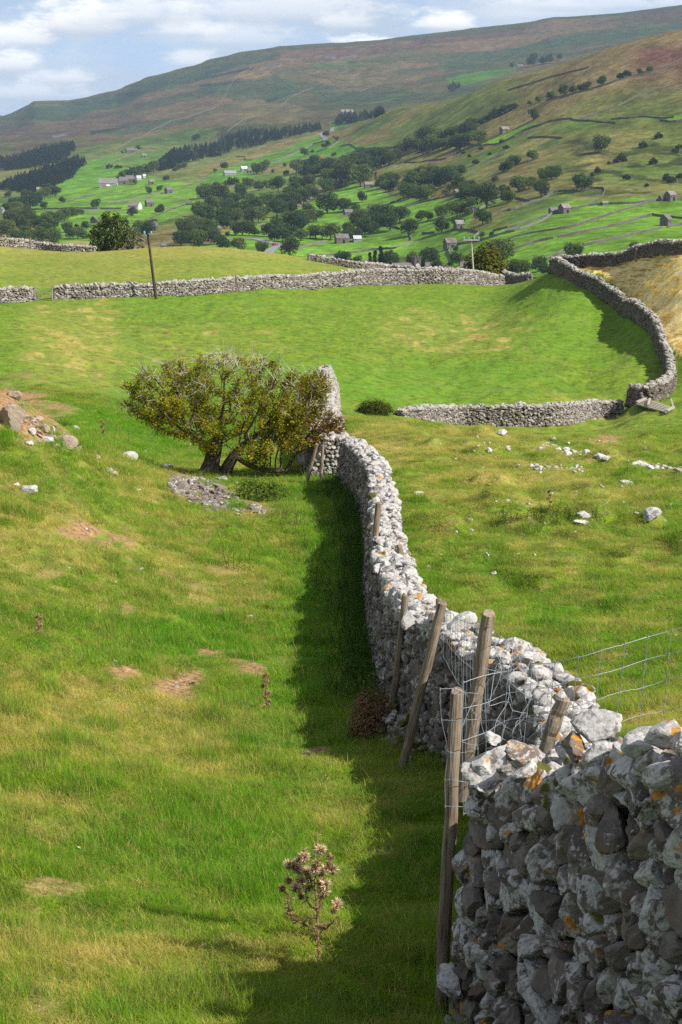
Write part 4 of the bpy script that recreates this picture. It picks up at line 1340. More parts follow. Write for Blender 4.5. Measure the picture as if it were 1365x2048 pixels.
def bush(name, label, base, w_, h_, colr, n, leaf, seed, cat='bush', var=.5, mat=None, stems=True):
    r = np.random.default_rng(seed)
    t_ = empty(name, base); tag(t_, label, cat)
    p = r.normal(size=(n, 3)); p /= np.linalg.norm(p, axis=1)[:, None]
    lobe = 1 + .35 * fbm(p[:, 0] * 1.7 + seed, p[:, 2] * 1.9 + p[:, 1] * 1.3, seed, 3)
    p = p * (np.cbrt(r.random(n)) ** .55 * lobe)[:, None]
    p[:, 2] = np.abs(p[:, 2])
    P = p * (w_ / 2, w_ / 2 * .8, h_ * .95) + (0, 0, .03)
    c = np.array(colr) * r.uniform(1 - var, 1 + var, (n, 1))
    mb = MB(); leaf_quads(mb, P, leaf, c, .65, .3, seed); mb.build('foliage', mat or m_leaf, t_)
    if stems:
        sm = MB()
        for k in range(14):
            e = P[r.integers(0, n)]
            sm.tube([(e[0] * .1, e[1] * .1, -.05), e * (.6, .6, .55), e], [.02 * w_ ** .5, .012 * w_ ** .5, .005], 4, cap=False)
        sm.build('stem', m_bark, t_)
    return t_


bush('gorse_bush', 'small dark green bush standing alone on the grass right of the hawthorn', hit(752, 826, 70), 2.3, .80, (.055, .07, .016), 2600, .10, 41)
bush('hawthorn_bush', 'olive yellow bush behind the end of the long pale wall beside the pale telegraph pole', hit(977, 570, 240, 300) + (0, 6, -.6), 6.6, 5.6, (.10, .105, .016), 5200, .38, 42)
bush('bramble_bush', 'leafy green bramble under the right side of the hawthorn', hit(520, 1000, 40), 1.7, .62, (.075, .125, .018), 1500, .07, 43)
bush('dead_dock', 'rusty brown dead plant at the foot of the wall beside the leaning posts', hit(742, 1475, 15), .60, .66, (.20, .115, .065), 4200, .026, 44, 'plant', .55, m_dead)


def weeds(name, places, label, hgt, colr, seed, kind=None, leaf=.06, nl=22):
    r = np.random.default_rng(seed); mb = MB()
    for (x, y, h) in places:
        z = float(ground(x, y)[0]); l = h
        top = np.array([x + r.normal(0, .07), y + r.normal(0, .07), z + l])
        mb.tube([(x, y, z - .03), ((x + top[0]) / 2 + r.normal(0, .02), (y + top[1]) / 2, z + l * .5), top], [.006, .005, .003], 3, np.array(colr) * .8, cap=False)
        f = r.random(nl)
        P = np.array([x, y, z]) + (top - np.array([x, y, z])) * f[:, None] + np.c_[r.normal(0, .07, (nl, 2)) * (1.25 - f)[:, None], r.normal(0, .02, nl)]
        leaf_quads(mb, P, leaf * (1.2 - .6 * f), np.array(colr) * r.uniform(.6, 1.5, (nl, 1)), .45, .5, int(r.integers(1e6)))
    o = mb.build(name, m_leaf)
    return o


pl = []
PM = smooth_path(MAINP, .1); TM = np.gradient(PM, axis=0); TM /= np.linalg.norm(TM, axis=1)[:, None]
for k in range(1500):
    i = R.integers(0, len(PM)); p = PM[i]
    if p[1] < 21.5: continue
    o = .45 + abs(R.normal(0, .42)) * (1 if p[1] > 24 else .5)
    q = p + np.array([-TM[i, 1], TM[i, 0]]) * o
    if R.random() < sstep(1.5, .6, o): pl.append((q[0], q[1], R.uniform(.22, .62) * sstep(1.7, .5, o)))
o = weeds('nettles', pl, '', .5, (.062, .125, .022), 61)
tag(o, 'bed of dark green nettles growing in the shade along the foot of the long wall', 'nettles', kind='stuff')
pl = [(hit(800 + 0 * k, 1000)[0], 0, 0) for k in ()]
for k in range(60):
    p = hit(R.normal(1085, 60), R.normal(1040, 7), 30); pl.append((p[0], p[1], R.uniform(.12, .38)))
tag(weeds('nettles', pl, '', .3, (.040, .080, .018), 62, leaf=.05), 'dark green nettle patch in front of the low grey boulder in the right pasture', 'nettles', kind='stuff')
for k, (u, v, n_, sp, lab) in enumerate([(632, 1170, 7, .22, 'pale green weeds at the shadow edge halfway along the wall'), (612, 1100, 8, .3, 'yellow green weeds at the shadow edge just below the hawthorn'), (668, 1375, 3, .08, 'single sunlit weed standing in the wall shadow beside the dead brown plant'), (470, 1140, 5, .15, 'dark sprig of weed on the open slope below the scree'), (590, 1045, 12, .5, 'leafy weeds in the sun between the scree and the wall')]):
    p0 = hit(u, v, 15); pl = [(p0[0] + R.normal(0, sp), p0[1] + R.normal(0, sp * 3), R.uniform(.28, .5)) for _ in range(n_)]
    for j, q in enumerate(pl): tag(weeds('weed', [q], '', .4, (.10, .13, .025), 70 + k * 20 + j, leaf=.06), lab, 'weed', lab if n_ > 1 else None)


# ---------------------------------------------------------------- thistles
def spiky(mb, c, rad, n, colr, r, fluff=0.0):
    d = r.normal(size=(n, 3)); d /= np.linalg.norm(d, axis=1)[:, None]; d[:, 2] = d[:, 2] * .9 + .15
    l = rad * r.uniform(.6, 1.2, n)
    s_ = np.cross(d, r.normal(size=(n, 3))); s_ /= np.linalg.norm(s_, axis=1)[:, None]
    w_ = rad * (.10 + fluff * .16)
    P = np.array(c)
    V = np.stack([P + s_ * w_, P + d * l[:, None], P - s_ * w_], 1).reshape(-1, 3)
    mb.add(V, np.arange(3 * n).reshape(n, 3), np.repeat(np.array(colr) * r.uniform(.55, 1.35, (n, 1)), 3, 0))


def thistle(u, v, d, heads, stems, label, scale, org=(690, 1850), seed=3, hr=.037, name='dead_thistle'):
    """heads and stems given as offsets in a drawing of the plant; scale metres per unit"""
    r = np.random.default_rng(seed)
    base = hit(u, v, max(5, d - 6), d + 25)
    t_ = empty(name, base); tag(t_, label, 'thistle')
    def Q(x, y, dy): return np.array([(x - org[0]) * scale, dy, (org[1] - y) * scale - .02])
    sm = MB(); lf = MB()
    for (pts, r0) in stems:
        dy = r.normal(0, .05)
        P = smooth_path([Q(x, y, dy * k) for k, (x, y) in enumerate(pts)], .02)
        P = P + np.cumsum(r.normal(0, .0012, P.shape), 0)
        sm.tube(P, np.linspace(r0, r0 * .5, len(P)), 5, (.22, .14, .08), cap=False)
        for k in range(int(len(P) * 3.2)):
            p = P[r.integers(0, len(P))]
            v_ = r.normal(size=3); v_ /= np.linalg.norm(v_); l = r.uniform(.015, .055); s_ = np.cross(v_, r.normal(size=3)); s_ = s_ / np.linalg.norm(s_) * .005
            lf.add([p - s_, p + v_ * l * .5 + s_ * .6 + (0, 0, .004), p + v_ * l - (0, 0, .01), p + s_], [[0, 1, 2, 3]], np.array((.30, .185, .11)) * r.uniform(.4, 1.3))
    sm.build('stem', m_dead, t_); lf.build('dry_leaves', m_dead, t_)
    for (x, y, k) in heads:
        hd = MB(); c = Q(x, y, r.normal(0, .06))
        spiky(hd, c, hr * (1.1 if k else .9), 110, (.25, .165, .09), r)
        spiky(hd, c + (0, 0, hr * .35), hr * (1.25 if k else .9), 190 if k else 90, (.68, .53, .33) if k else (.46, .32, .17), r, .25)
        hd.build('seed_head', m_dead, t_)
    return t_


HEADS = [(160, 740, 0), (255, 575, 0), (250, 420, 1), (330, 300, 0), (395, 250, 0), (470, 240, 1), (370, 360, 1), (500, 480, 1), (400, 470, 1), (420, 610, 1), (360, 640, 1), (540, 590, 0), (620, 380, 1), (640, 270, 0), (700, 245, 1), (820, 270, 0), (800, 330, 0), (860, 430, 1), (720, 510, 1), (770, 580, 1), (690, 640, 0), (745, 770, 1), (430, 770, 0), (930, 970, 1), (880, 1010, 0), (520, 750, 0), (740, 1240, 0)]
STEMS = [([(690, 1850), (665, 1500), (645, 1250), (615, 900), (610, 600), (640, 280)], .0085), ([(610, 1290), (480, 1130), (370, 980), (290, 830), (270, 620), (250, 420)], .006), ([(290, 830), (160, 740)], .004), ([(625, 1000), (530, 930), (470, 740), (430, 600), (390, 260)], .0055), ([(650, 1150), (690, 900), (720, 640), (720, 500)], .0055), ([(690, 900), (745, 770)], .004), ([(640, 620), (760, 420), (820, 280)], .0045), ([(600, 700), (520, 560), (470, 260)], .0045), ([(650, 1250), (760, 1230), (840, 1130), (920, 980)], .005), ([(670, 1500), (560, 1380), (520, 1300)], .004), ([(680, 1550), (800, 1620), (870, 1650)], .003), ([(610, 560), (700, 250)], .004), ([(660, 1420), (730, 1330), (740, 1250)], .004)]
thistle(641, 1925, 11.3, HEADS, STEMS, 'tall dead thistle with fluffy brown seed heads in the foreground grass by the shadow', .00046)
SH = [(300, 300, 0), (420, 500, 0), (250, 700, 0), (480, 900, 0), (330, 1100, 0), (500, 1250, 0), (380, 200, 0), (300, 1350, 0), (460, 1450, 0)]
SS = [([(400, 1600), (420, 1200), (380, 800), (400, 500), (370, 220)], .009), ([(410, 1250), (500, 1200)], .005), ([(390, 900), (260, 720)], .005), ([(400, 1400), (320, 1340)], .005), ([(385, 800), (480, 890)], .005), ([(400, 520), (300, 310)], .005), ([(400, 1450), (460, 1440)], .005)]
thistle(534, 1422, 24, SH, SS, 'small dead brown thistle on the bright green grass near the bare earth patches', .00036, (400, 1600), 5, .045)
thistle(80, 1270, 24, SH, SS[:5], 'small dead thistle alone on the left slope', .00022, (400, 1600), 6, .045)
thistle(1100, 1024, 48, SH, SS, 'pale dead thistle standing in the right pasture between scattered stones', .00042, (400, 1600), 7, .06)
thistle(208, 878, 75, SH[:5], SS[:3], 'lone dead thistle on the flat grass left of the hawthorn', .00055, (400, 1600), 8, .09)
# ================================================================ FAR TREES
ORD = ['leftmost', 'second from left', 'third from left', 'fourth from left', 'fifth from left', 'sixth from left', 'seventh from left', 'eighth from left', 'ninth from left', 'tenth from left', 'eleventh from left', 'twelfth from left', 'thirteenth from left', 'fourteenth from left', 'fifteenth from left', 'sixteenth from left', 'seventeenth from left', 'eighteenth from left', 'nineteenth from left', 'twentieth from left', 'twenty-first from left', 'twenty-second from left', 'twenty-third from left', 'twenty-fourth from left', 'twenty-fifth from left', 'twenty-sixth from left']


def crown_geo(seed, w=1.0, h=.95, n=1500, leaf=.085, col=(.026, .048, .014), trunk_h=.12, lobes=11, shape='round'):
    r = np.random.default_rng(seed)
    P = []; C = []
    L = []
    for k in range(lobes):
        th = r.random() * 6.283; q = r.random()
        if shape == 'round':
            zz = r.uniform(.28, .80) * h; rad = .30 * w * math.sqrt(max(.1, 1 - ((zz / h - .45) / .55) ** 2)); s = r.uniform(.20, .30) * w
        elif shape == 'tall':
            zz = r.uniform(.2, .85) * h; rad = .16 * w * (1.1 - zz / h); s = r.uniform(.2, .28) * w * (1.15 - .55 * zz / h)
        else:
            zz = r.uniform(.15, .55) * h; rad = .36 * w; s = r.uniform(.16, .26) * w
        L.append((rad * math.cos(th), rad * math.sin(th), zz, s, r.uniform(.75, 1.3)))
    L.append((0, 0, .5 * h, .30 * w, 1.0)); L.append((0, 0, .72 * h, .22 * w, 1.1))
    m = n // len(L)
    for (x, y, z, s, k) in L:
        d = r.normal(size=(m, 3)); d /= np.linalg.norm(d, axis=1)[:, None]
        P.append(np.array([x, y, z]) + d * (s * r.uniform(.62, 1.08, m))[:, None] * (1, 1, .85)); C.append(np.array(col) * k * r.uniform(.65, 1.4, (m, 1)))
    P = np.vstack(P); C = np.vstack(C)
    ok = P[:, 2] > trunk_h * .7
    return P[ok], C[ok], leaf


TREES = []
def tree_proto(seed, parts=True, kw_name='broadleaf_tree', **kw):
    P, C, leaf = crown_geo(seed, **kw)
    mb = MB(); leaf_quads(mb, P, leaf, C, .8, .25, seed)
    h = kw.get('h', .95)
    if parts:
        t_ = empty(kw_name, (0, 0, -9000)); mb.build('crown', m_leaf, t_)
    tb = MB() if parts else mb
    tb.tube([(0, 0, -.08), (.01, 0, .12), (.0, .01, h * .45), (0, 0, h * .7)], [.045, .034, .026, .01], 6, (.05, .04, .03), 0)
    r = np.random.default_rng(seed)
    for k in range(5):
        a = r.random() * 6.28
        tb.tube([(0, 0, .2 * h), (.12 * math.cos(a), .12 * math.sin(a), .38 * h), (.28 * math.cos(a), .28 * math.sin(a), .55 * h)], [.02, .014, .005], 4, (.05, .04, .03), 0)
    if parts:
        tb.build('trunk', m_bark, t_); return t_
    return mb.build(kw_name, m_leaf)


GREENS = [(.055, .092, .024), (.042, .074, .026), (.075, .118, .028), (.100, .138, .036), (.058, .076, .028)]
BIG = [tree_proto(500 + i, True, h=[.95, 1.05, .85, .9, 1.0][i], col=GREENS[i], n=2600, leaf=.062) for i in range(5)]
SMALL = [tree_proto(520 + i, False, h=[.9, 1.0, .8, .95, .85][i], col=GREENS[i], n=1100, leaf=.095) for i in range(5)]
TALL = tree_proto(540, True, 'conifer_tree', h=2.2, w=.8, col=(.020, .036, .016), n=1600, leaf=.07, shape='tall')
BUSH = [tree_proto(550 + i, False, 'scrub_bush', h=.75, col=[(.040, .055, .018), (.05, .055, .022), (.028, .046, .015)][i], n=800, leaf=.10, shape='low', trunk_h=.02) for i in range(3)]
for o_ in SMALL + BUSH: o_.location = (0, 0, -9000)
USED = set()


def put_tree(u, v, wpx, label, group, kind=None, dmin=560):
    p = vhit(u, v, dmin)
    wm = wpx / FPX * p[1] * (1.12 if kind is not BUSH else 1.05)
    src = kind if kind is not None else (BIG[R.integers(0, 5)] if wpx >= 21 else SMALL[R.integers(0, 5)])
    if isinstance(src, list): src = src[R.integers(0, len(src))]
    if src.name in USED: o = copy_tree(src)
    else: o = src; USED.add(src.name)
    o.location = p; o.rotation_euler = (0, 0, R.uniform(0, 6.28)); s = wm
    o.scale = (s * R.uniform(.92, 1.08), s * R.uniform(.92, 1.08), s * R.uniform(.9, 1.15))
    tag(o, label, 'bush' if kind is BUSH else 'tree', group)
    return o


def tree_set(items, tmpl, group, kind=None, dmin=560):
    """items (u, v, width) in pixels; each gets its place in the row spelled out"""
    items = sorted(items)
    for k, it in enumerate(items):
        if len(items) == 1: lab = tmpl.replace('{n} ', '')
        else: lab = tmpl.replace('{n}', ORD[k] if k < len(items) - 1 or len(items) < 3 else 'rightmost')
        if len(lab.split()) > 16: print('LONGLABEL', lab)
        put_tree(*it[:3], lab, group if len(items) > 1 else None, kind, dmin)


def S(f, lst): return [(*f((x, y))[0], w / 3.9) for x, y, w in lst]


def fill(poly, n, wlo, whi, seed):
    r = np.random.default_rng(seed); out = []
    xs = [p[0] for p in poly]; ys = [p[1] for p in poly]
    best = []
    for k in range(n * 60):
        u, v = r.uniform(min(xs), max(xs)), r.uniform(min(ys), max(ys))
        if not inpoly(np.array([u]), np.array([v]), poly)[0]: continue
        w = r.uniform(wlo, whi)
        if all(math.hypot(u - a, (v - b) * 1.8) > .55 * (w + c) * .5 for a, b, c in best): best.append((u, v, w))
        if len(best) >= n: break
    return best


def clump(f, poly, n, wlo, whi, tmpl, group, seed, kind=None, dmin=560):
    tree_set(fill([(x, y + whi / 3) for x, y in f(*poly)], n, wlo, whi, seed), tmpl, group, kind, dmin)


T1 = 'dark round tree, {n} of those '
tree_set(S(c1, [(487, 607, 52), (347, 655, 60), (752, 650, 75), (1250, 695, 75)]), T1 + 'along the long wall in the left fields', 'lone trees along the left field wall')
tree_set(S(c1, [(1160, 535, 52), (1250, 515, 48), (1298, 435, 45)]), T1 + 'beside the small barn above the windswept tree', 'trees by the small left barn')
tree_set(S(c1, [(1083, 193, 40), (955, 222, 22), (990, 215, 26)]), 'dark little tree, {n} by the high farmhouse on the left', 'trees by the high farmhouse')
tree_set(S(c1, [(855, 340, 45), (915, 338, 40), (940, 335, 30)]), 'low dark tree, {n} of the hedge above the farm sheds', 'hedge above the farm sheds', BUSH)
tree_set(S(c1, [(1055, 465, 40), (1000, 400, 60), (960, 415, 55), (930, 430, 40)]), 'dark tree, {n} of those right behind the farm sheds', 'trees behind the farm sheds')
tree_set(S(c1, [(1050, 395, 70), (1100, 385, 70), (1150, 380, 75), (1200, 365, 80), (1245, 350, 70), (1280, 335, 60)]), 'dark tree, {n} of the belt below the conifer wood', 'belt below the conifer wood')
tree_set(S(c1, [(68, 565, 60)]), 'solitary dark tree in the paddock below the left conifer wood', None)
tree_set(S(c1, [(565, 713, 75), (600, 708, 60), (635, 700, 45)]), 'dark tree, {n} of the short row in the left fields', 'short row in the left fields')
tree_set(S(c1, [(675, 810, 60), (525, 835, 85), (545, 885, 80), (610, 890, 90), (650, 890, 70), (685, 885, 40), (600, 800, 35)]), 'dark tree, {n} of the group left of the windswept tree', 'group left of the windswept tree')
tree_set(S(c1, [(1035, 710, 75)]), 'small dark tree against the white gabled barn on the left', None)
tree_set(S(c1, [(1200, 790, 55)]), 'low dark tree between the windswept tree and the dark telegraph pole', None)
clump(c1, [(0, 720), (270, 690), (330, 745), (400, 790), (480, 870), (490, 915), (400, 905), (200, 875), (0, 855)], 18, 22.4, 36.9, 'dark tree, {n} in the wood above the left skyline wall', 'wood above the left skyline wall', 1)
clump(c1, [(350, 770), (400, 710), (500, 695), (510, 730), (450, 770), (390, 800)], 5, 18.9, 27, 'dark tree, {n} in the knot right of the left wood', 'knot right of the left wood', 2)
clump(c1, [(0, 660), (100, 620), (220, 570), (330, 530), (430, 500), (430, 540), (300, 590), (200, 640), (60, 675)], 13, 16.3, 27, 'dark tree, {n} of the belt below the left conifer wood', 'belt below the left conifer wood', 3)
clump(c1, [(1040, 830), (1160, 790), (1160, 860), (1040, 880)], 4, 20.6, 28.8, 'dark tree, {n} just right of the windswept tree', 'trees right of the windswept tree', 4)

tree_set(S(c2, [(165, 120, 55)]), 'lone dark tree on the fell below the pale track above the conifers', None)
tree_set(S(c2, [(75, 340, 50), (30, 350, 45), (5, 365, 45)]), 'dark tree, {n} at the left foot of the conifer wood', 'trees at the foot of the conifer wood')
tree_set(S(c2, [(315, 370, 30), (385, 345, 60)]), 'thin tree, {n} left of the white roofed shed', 'thin trees by the shed')
tree_set(S(c2, [(640, 385, 85), (685, 375, 80), (710, 350, 70)]), 'dense dark tree, {n} right of the white roofed shed', 'trees right of the shed')
tree_set(S(c2, [(520, 540, 85), (570, 490, 80), (655, 510, 65), (715, 500, 75), (805, 520, 110)]), 'round dark tree, {n} of the open line above the big wood', 'open line above the big wood')
tree_set(S(c2, [(320, 510, 80), (290, 508, 50), (430, 470, 80), (470, 455, 60)]), 'bushy tree, {n} of the hedge over the dark wood', 'hedge over the dark wood', BUSH)
tree_set(S(c2, [(870, 395, 45), (765, 375, 30), (855, 325, 30), (1010, 240, 55), (1072, 220, 32), (1180, 90, 45), (1240, 245, 35), (1265, 115, 30), (1165, 180, 40), (1195, 165, 40)]), 'small dark tree, {n} on the bright slope under the lane', 'scattered trees under the lane')
tree_set(S(c2, [(415, 870, 40), (475, 862, 80), (530, 862, 95), (580, 862, 90), (625, 862, 70)]), 'dark tree, {n} of the row above the bend in the road', 'row above the road bend')
tree_set(S(c2, [(190, 965, 130), (370, 975, 120), (495, 985, 115), (680, 1005, 105)]), 'round green tree, {n} peeping over the yellow hill crest', 'trees over the hill crest')
tree_set(S(c2, [(895, 1030, 135)]), 'tall green tree with split crown right of the road bend', None)
tree_set(S(c2, [(1190, 690, 150), (1315, 680, 100)]), 'large rounded tree, {n} of two in the field above the grey barn', 'two trees above the grey barn')
tree_set(S(c2, [(1100, 885, 120), (1215, 895, 140), (1340, 865, 60), (1150, 890, 90)]), 'large dark tree, {n} left of the grey barn by the road', 'trees left of the grey barn')
tree_set(S(c2, [(1290, 1075, 110)]), 'pale green bush just over the crest below the grey barn', None, BUSH)
clump(c2, [(155, 620), (220, 520), (330, 560), (410, 620), (440, 680), (420, 780), (350, 800), (230, 760), (160, 730)], 12, 22.4, 36.9, 'very dark tree, {n} in the dense wood at the valley centre', 'dense wood at the valley centre', 11)
clump(c2, [(370, 580), (480, 560), (600, 580), (590, 620), (380, 630)], 5, 20.6, 27.9, 'dark tree, {n} along the top edge of the dense wood', 'top edge of the dense wood', 12)
clump(c2, [(430, 690), (640, 610), (700, 560), (860, 560), (930, 620), (920, 680), (700, 700), (560, 750), (420, 770)], 16, 22.4, 36.9, 'dark tree, {n} in the long wood right of the dense wood', 'long wood in the valley centre', 13)
clump(c2, [(0, 800), (200, 750), (310, 810), (310, 890), (150, 910), (0, 910)], 10, 24.9, 38.7, 'dark tree, {n} in the wood behind the dark telegraph pole', 'wood behind the dark telegraph pole', 14)
clump(c2, [(680, 860), (800, 780), (950, 720), (1030, 750), (1010, 860), (860, 870)], 11, 20.6, 34.2, 'dark tree, {n} in the wood over the road bend', 'wood over the road bend', 15)
clump(c2, [(890, 560), (950, 420), (1000, 450), (1190, 470), (1180, 520), (1080, 560), (960, 620)], 11, 22.4, 34.2, 'dark tree, {n} in the wood left of the stone houses', 'wood left of the stone houses', 16)
clump(c2, [(900, 420), (940, 340), (1100, 300), (1190, 310), (1190, 390), (1020, 430)], 7, 20.6, 29.7, 'dark tree, {n} above the wood of the stone houses', 'trees above the stone houses', 17)
clump(c2, [(1190, 330), (1365, 280), (1365, 440), (1300, 400), (1190, 390)], 10, 24.9, 36.9, 'dark tree, {n} round the stone houses', 'trees round the stone houses', 18)
clump(c2, [(1000, 700), (1080, 660), (1110, 720), (1020, 730)], 4, 22.4, 28.8, 'dark tree, {n} below the lane wall', 'trees below the lane wall', 19)

tree_set(S(c3, [(175, 797, 72)]), 'upright dark tree alone in the bright field below the cottage', None)
tree_set(S(c3, [(40, 870, 95), (120, 872, 70)]), 'dark tree, {n} of two over the ruined field barn', 'trees over the ruined barn')
tree_set(S(c3, [(635, 940, 80), (685, 942, 85)]), 'round dark tree, {n} of a pair in the middle of the bright fields', 'pair in the bright fields')
tree_set(S(c3, [(540, 1062, 135)]), 'tall dark tree standing alone by the pale wall in the valley fields', None)
tree_set(S(c3, [(795, 1042, 115), (920, 1000, 100)]), 'brownish tree, {n} of two left of the small barn', 'trees left of the small barn')
tree_set(S(c3, [(1115, 975, 115)]), 'loose pale green tree at the foot of the rough bank', None)
tree_set(S(c3, [(1110, 1072, 48), (1183, 1068, 38)]), 'small round tree, {n} of two on the field wall', 'small trees on the field wall')
tree_set(S(c3, [(280, 640, 36)]), 'slim tall dark conifer above the cottage', None, TALL)
tree_set(S(c3, [(930, 385, 100)]), 'brown green tree at the right end of the hillside wood', None)
tree_set(S(c3, [(1265, 335, 40), (1300, 380, 45), (965, 420, 30), (1060, 500, 50), (1010, 450, 35), (1100, 390, 40), (1170, 430, 35)]), 'scrubby bush, {n} on the rough hillside under the enclosure', 'scrub under the enclosure', BUSH)
tree_set(S(c3, [(945, 590, 85)]), 'dark tree on the slope above the scrub wood', None)
tree_set(S(c3, [(830, 752, 60), (1030, 850, 90), (1000, 900, 60)]), 'small tree, {n} along the wall below the scrub wood', 'trees along the wall below the scrub')
tree_set(S(c3, [(1310, 560, 100), (1340, 520, 80), (1270, 560, 60)]), 'dark tree, {n} of the knot on the hillside', 'knot on the hillside')
tree_set(S(c3, [(1145, 845, 165), (1310, 805, 110), (1280, 755, 90), (1210, 640, 50)]), 'dark leafy tree, {n} of the line up the right bank', 'line up the right bank')
clump(c3, [(130, 1010), (170, 920), (330, 880), (470, 910), (470, 980), (330, 1010), (230, 1030)], 8, 26.7, 39.6, 'large dark tree, {n} in the grove above the grey barn', 'grove above the grey barn', 21)
clump(c3, [(20, 1040), (90, 990), (150, 1010), (150, 1060), (60, 1075)], 4, 22.4, 29.7, 'dark tree, {n} behind the grey barn', 'trees behind the grey barn', 22)
clump(c3, [(510, 660), (620, 620), (760, 660), (740, 740), (620, 775), (540, 740)], 6, 27.5, 40.5, 'big dark tree, {n} in the wood under the rough bank', 'wood under the rough bank', 23)
clump(c3, [(600, 580), (720, 540), (780, 600), (880, 550), (900, 590), (800, 650), (700, 610)], 7, 22.4, 36.9, 'dark tree, {n} higher in the wood under the rough bank', 'upper wood under the rough bank', 24)
clump(c3, [(780, 690), (900, 640), (1060, 700), (1130, 670), (1100, 750), (950, 750), (880, 700)], 10, 15.5, 28.8, 'scrubby tree, {n} in the scrub wood by the ruin', 'scrub wood by the ruin', 25)
tree_set(S(c3, [(790, 920, 95), (830, 880, 75), (915, 905, 105), (960, 905, 90), (1000, 900, 60)]), 'dark tree, {n} of the copse above the small barn', 'copse above the small barn')
clump(c3, [(510, 380), (560, 340), (640, 300), (720, 240), (800, 250), (900, 230), (1000, 260), (1100, 300), (960, 340), (780, 370), (620, 400)], 20, 19.8, 33.3, 'dark tree, {n} in the hillside wood', 'hillside wood', 26)
clump(c3, [(160, 440), (230, 410), (330, 430), (480, 400), (560, 400), (420, 470), (330, 500), (250, 540), (190, 520)], 11, 20.6, 29.7, 'dark tree, {n} in the belt below the hillside wood', 'belt below the hillside wood', 27)
clump(c3, [(0, 510), (60, 470), (190, 520), (190, 620), (60, 640), (0, 640)], 7, 30.1, 44.1, 'large dark tree, {n} in the wood left of the slim conifer', 'wood left of the slim conifer', 28)
clump(c3, [(330, 620), (400, 600), (480, 610), (440, 670), (330, 690)], 5, 22.4, 33.3, 'dark tree, {n} by the cottage', 'trees by the cottage', 29)
tree_set(S(c3, [(1000, 215, 60), (1045, 205, 60), (1095, 190, 55), (1140, 170, 55), (1185, 150, 55), (1225, 130, 65), (1280, 105, 60), (1330, 85, 60)]), 'dark tree, {n} in the tapering tail of the hillside wood', 'tail of the hillside wood')

tree_set(S(c4, [(735, 800, 135)]), 'dark leafy tree alone on the brown hillside, casting a long shadow', None)
tree_set(S(c4, [(205, 548, 78)]), 'dark round tree at the corner of the high enclosure wall', None)
tree_set(S(c4, [(195, 862, 90), (60, 905, 85), (20, 930, 60)]), 'dark tree, {n} of three on the green slope under the enclosure', 'three on the green slope')
tree_set(S(c4, [(290, 1030, 110), (345, 1010, 100), (380, 985, 80)]), 'dark pointed tree, {n} of the right hillside clump', 'clump on the right hillside')
tree_set(S(c4, [(170, 1085, 105), (85, 1110, 125), (265, 1150, 110)]), 'dark bushy tree, {n} of those below the hillside clump', 'trees below the hillside clump')
tree_set(S(c4, [(580, 1105, 145)]), 'blue green tree at the top edge of the small walled field', None)
tree_set(S(c4, [(880, 228, 50), (935, 215, 58), (1030, 188, 42), (1105, 168, 48), (735, 275, 68), (620, 300, 60), (575, 318, 58), (510, 335, 55), (440, 355, 70), (345, 382, 65), (240, 408, 44), (175, 428, 32), (60, 455, 50), (20, 470, 50)]), 'hedge tree, {n} in the line climbing the hillside', 'line climbing the brown hillside')
tree_set(S(c4, [(195, 130, 85), (275, 110, 60), (325, 105, 70), (405, 75, 42), (40, 138, 42)]), 'dark tree, {n} of the group on the far ridge', 'group on the far ridge', None, 2100)
tree_set(S(c4, [(1340, 772, 52), (1310, 805, 52), (1140, 892, 68), (890, 872, 80), (850, 880, 50), (790, 892, 34), (700, 955, 60), (1240, 1020, 70), (1280, 1035, 70), (1090, 1065, 36), (1350, 1000, 60), (930, 1010, 60), (1180, 690, 60), (1060, 760, 60), (660, 985, 40)]), 'scrubby bush, {n} on the rough right hillside', 'scrub on the right hillside', BUSH)

tree_set(S(c5, [(1260, 640, 200)]), 'big round tree right of the pale telegraph pole', None)
tree_set(S(c5, [(905, 520, 40)]), 'small round tree beside the barn with the curving wall', None)
tree_set(S(c5, [(275, 660, 70), (320, 655, 85), (235, 655, 60)]), 'dark conifer, {n} left of the church', 'conifers left of the church', TALL)
tree_set(S(c5, [(400, 655, 130), (360, 640, 110)]), 'tall dark tree, {n} of two behind the church roof', 'trees behind the church roof')
tree_set(S(c5, [(570, 640, 110), (640, 660, 70), (700, 650, 140), (760, 675, 90), (700, 600, 100)]), 'tree, {n} of the grove right of the church tower', 'grove right of the church')
tree_set(S(c5, [(870, 640, 50), (935, 630, 100), (990, 650, 95), (905, 600, 70)]), 'dark tree, {n} below the barn with the curving wall', 'trees below the curving wall')
tree_set(S(c5, [(30, 620, 95), (140, 620, 75), (85, 625, 60)]), 'green tree, {n} just above the crest wall left of the church', 'trees above the crest wall')
tree_set(S(c5, [(1180, 620, 70)]), 'small dark tree at the foot of the big round tree', None)
tree_set(S(c6, [(515, 760, 155)]), 'dark round tree behind the brow wall', None)
tree_set(S(c6, [(990, 690, 85)]), 'small dark tree behind the wall post at the right', None)
tree_set(S(c6, [(250, 830, 120), (285, 870, 90)]), 'green tree, {n} of two left of the curving wall top', 'trees left of the curving wall top')
tree_set(S(c6, [(60, 860, 120), (120, 870, 120), (10, 860, 80)]), 'grey green tree, {n} right of the olive bush', 'trees right of the olive bush')


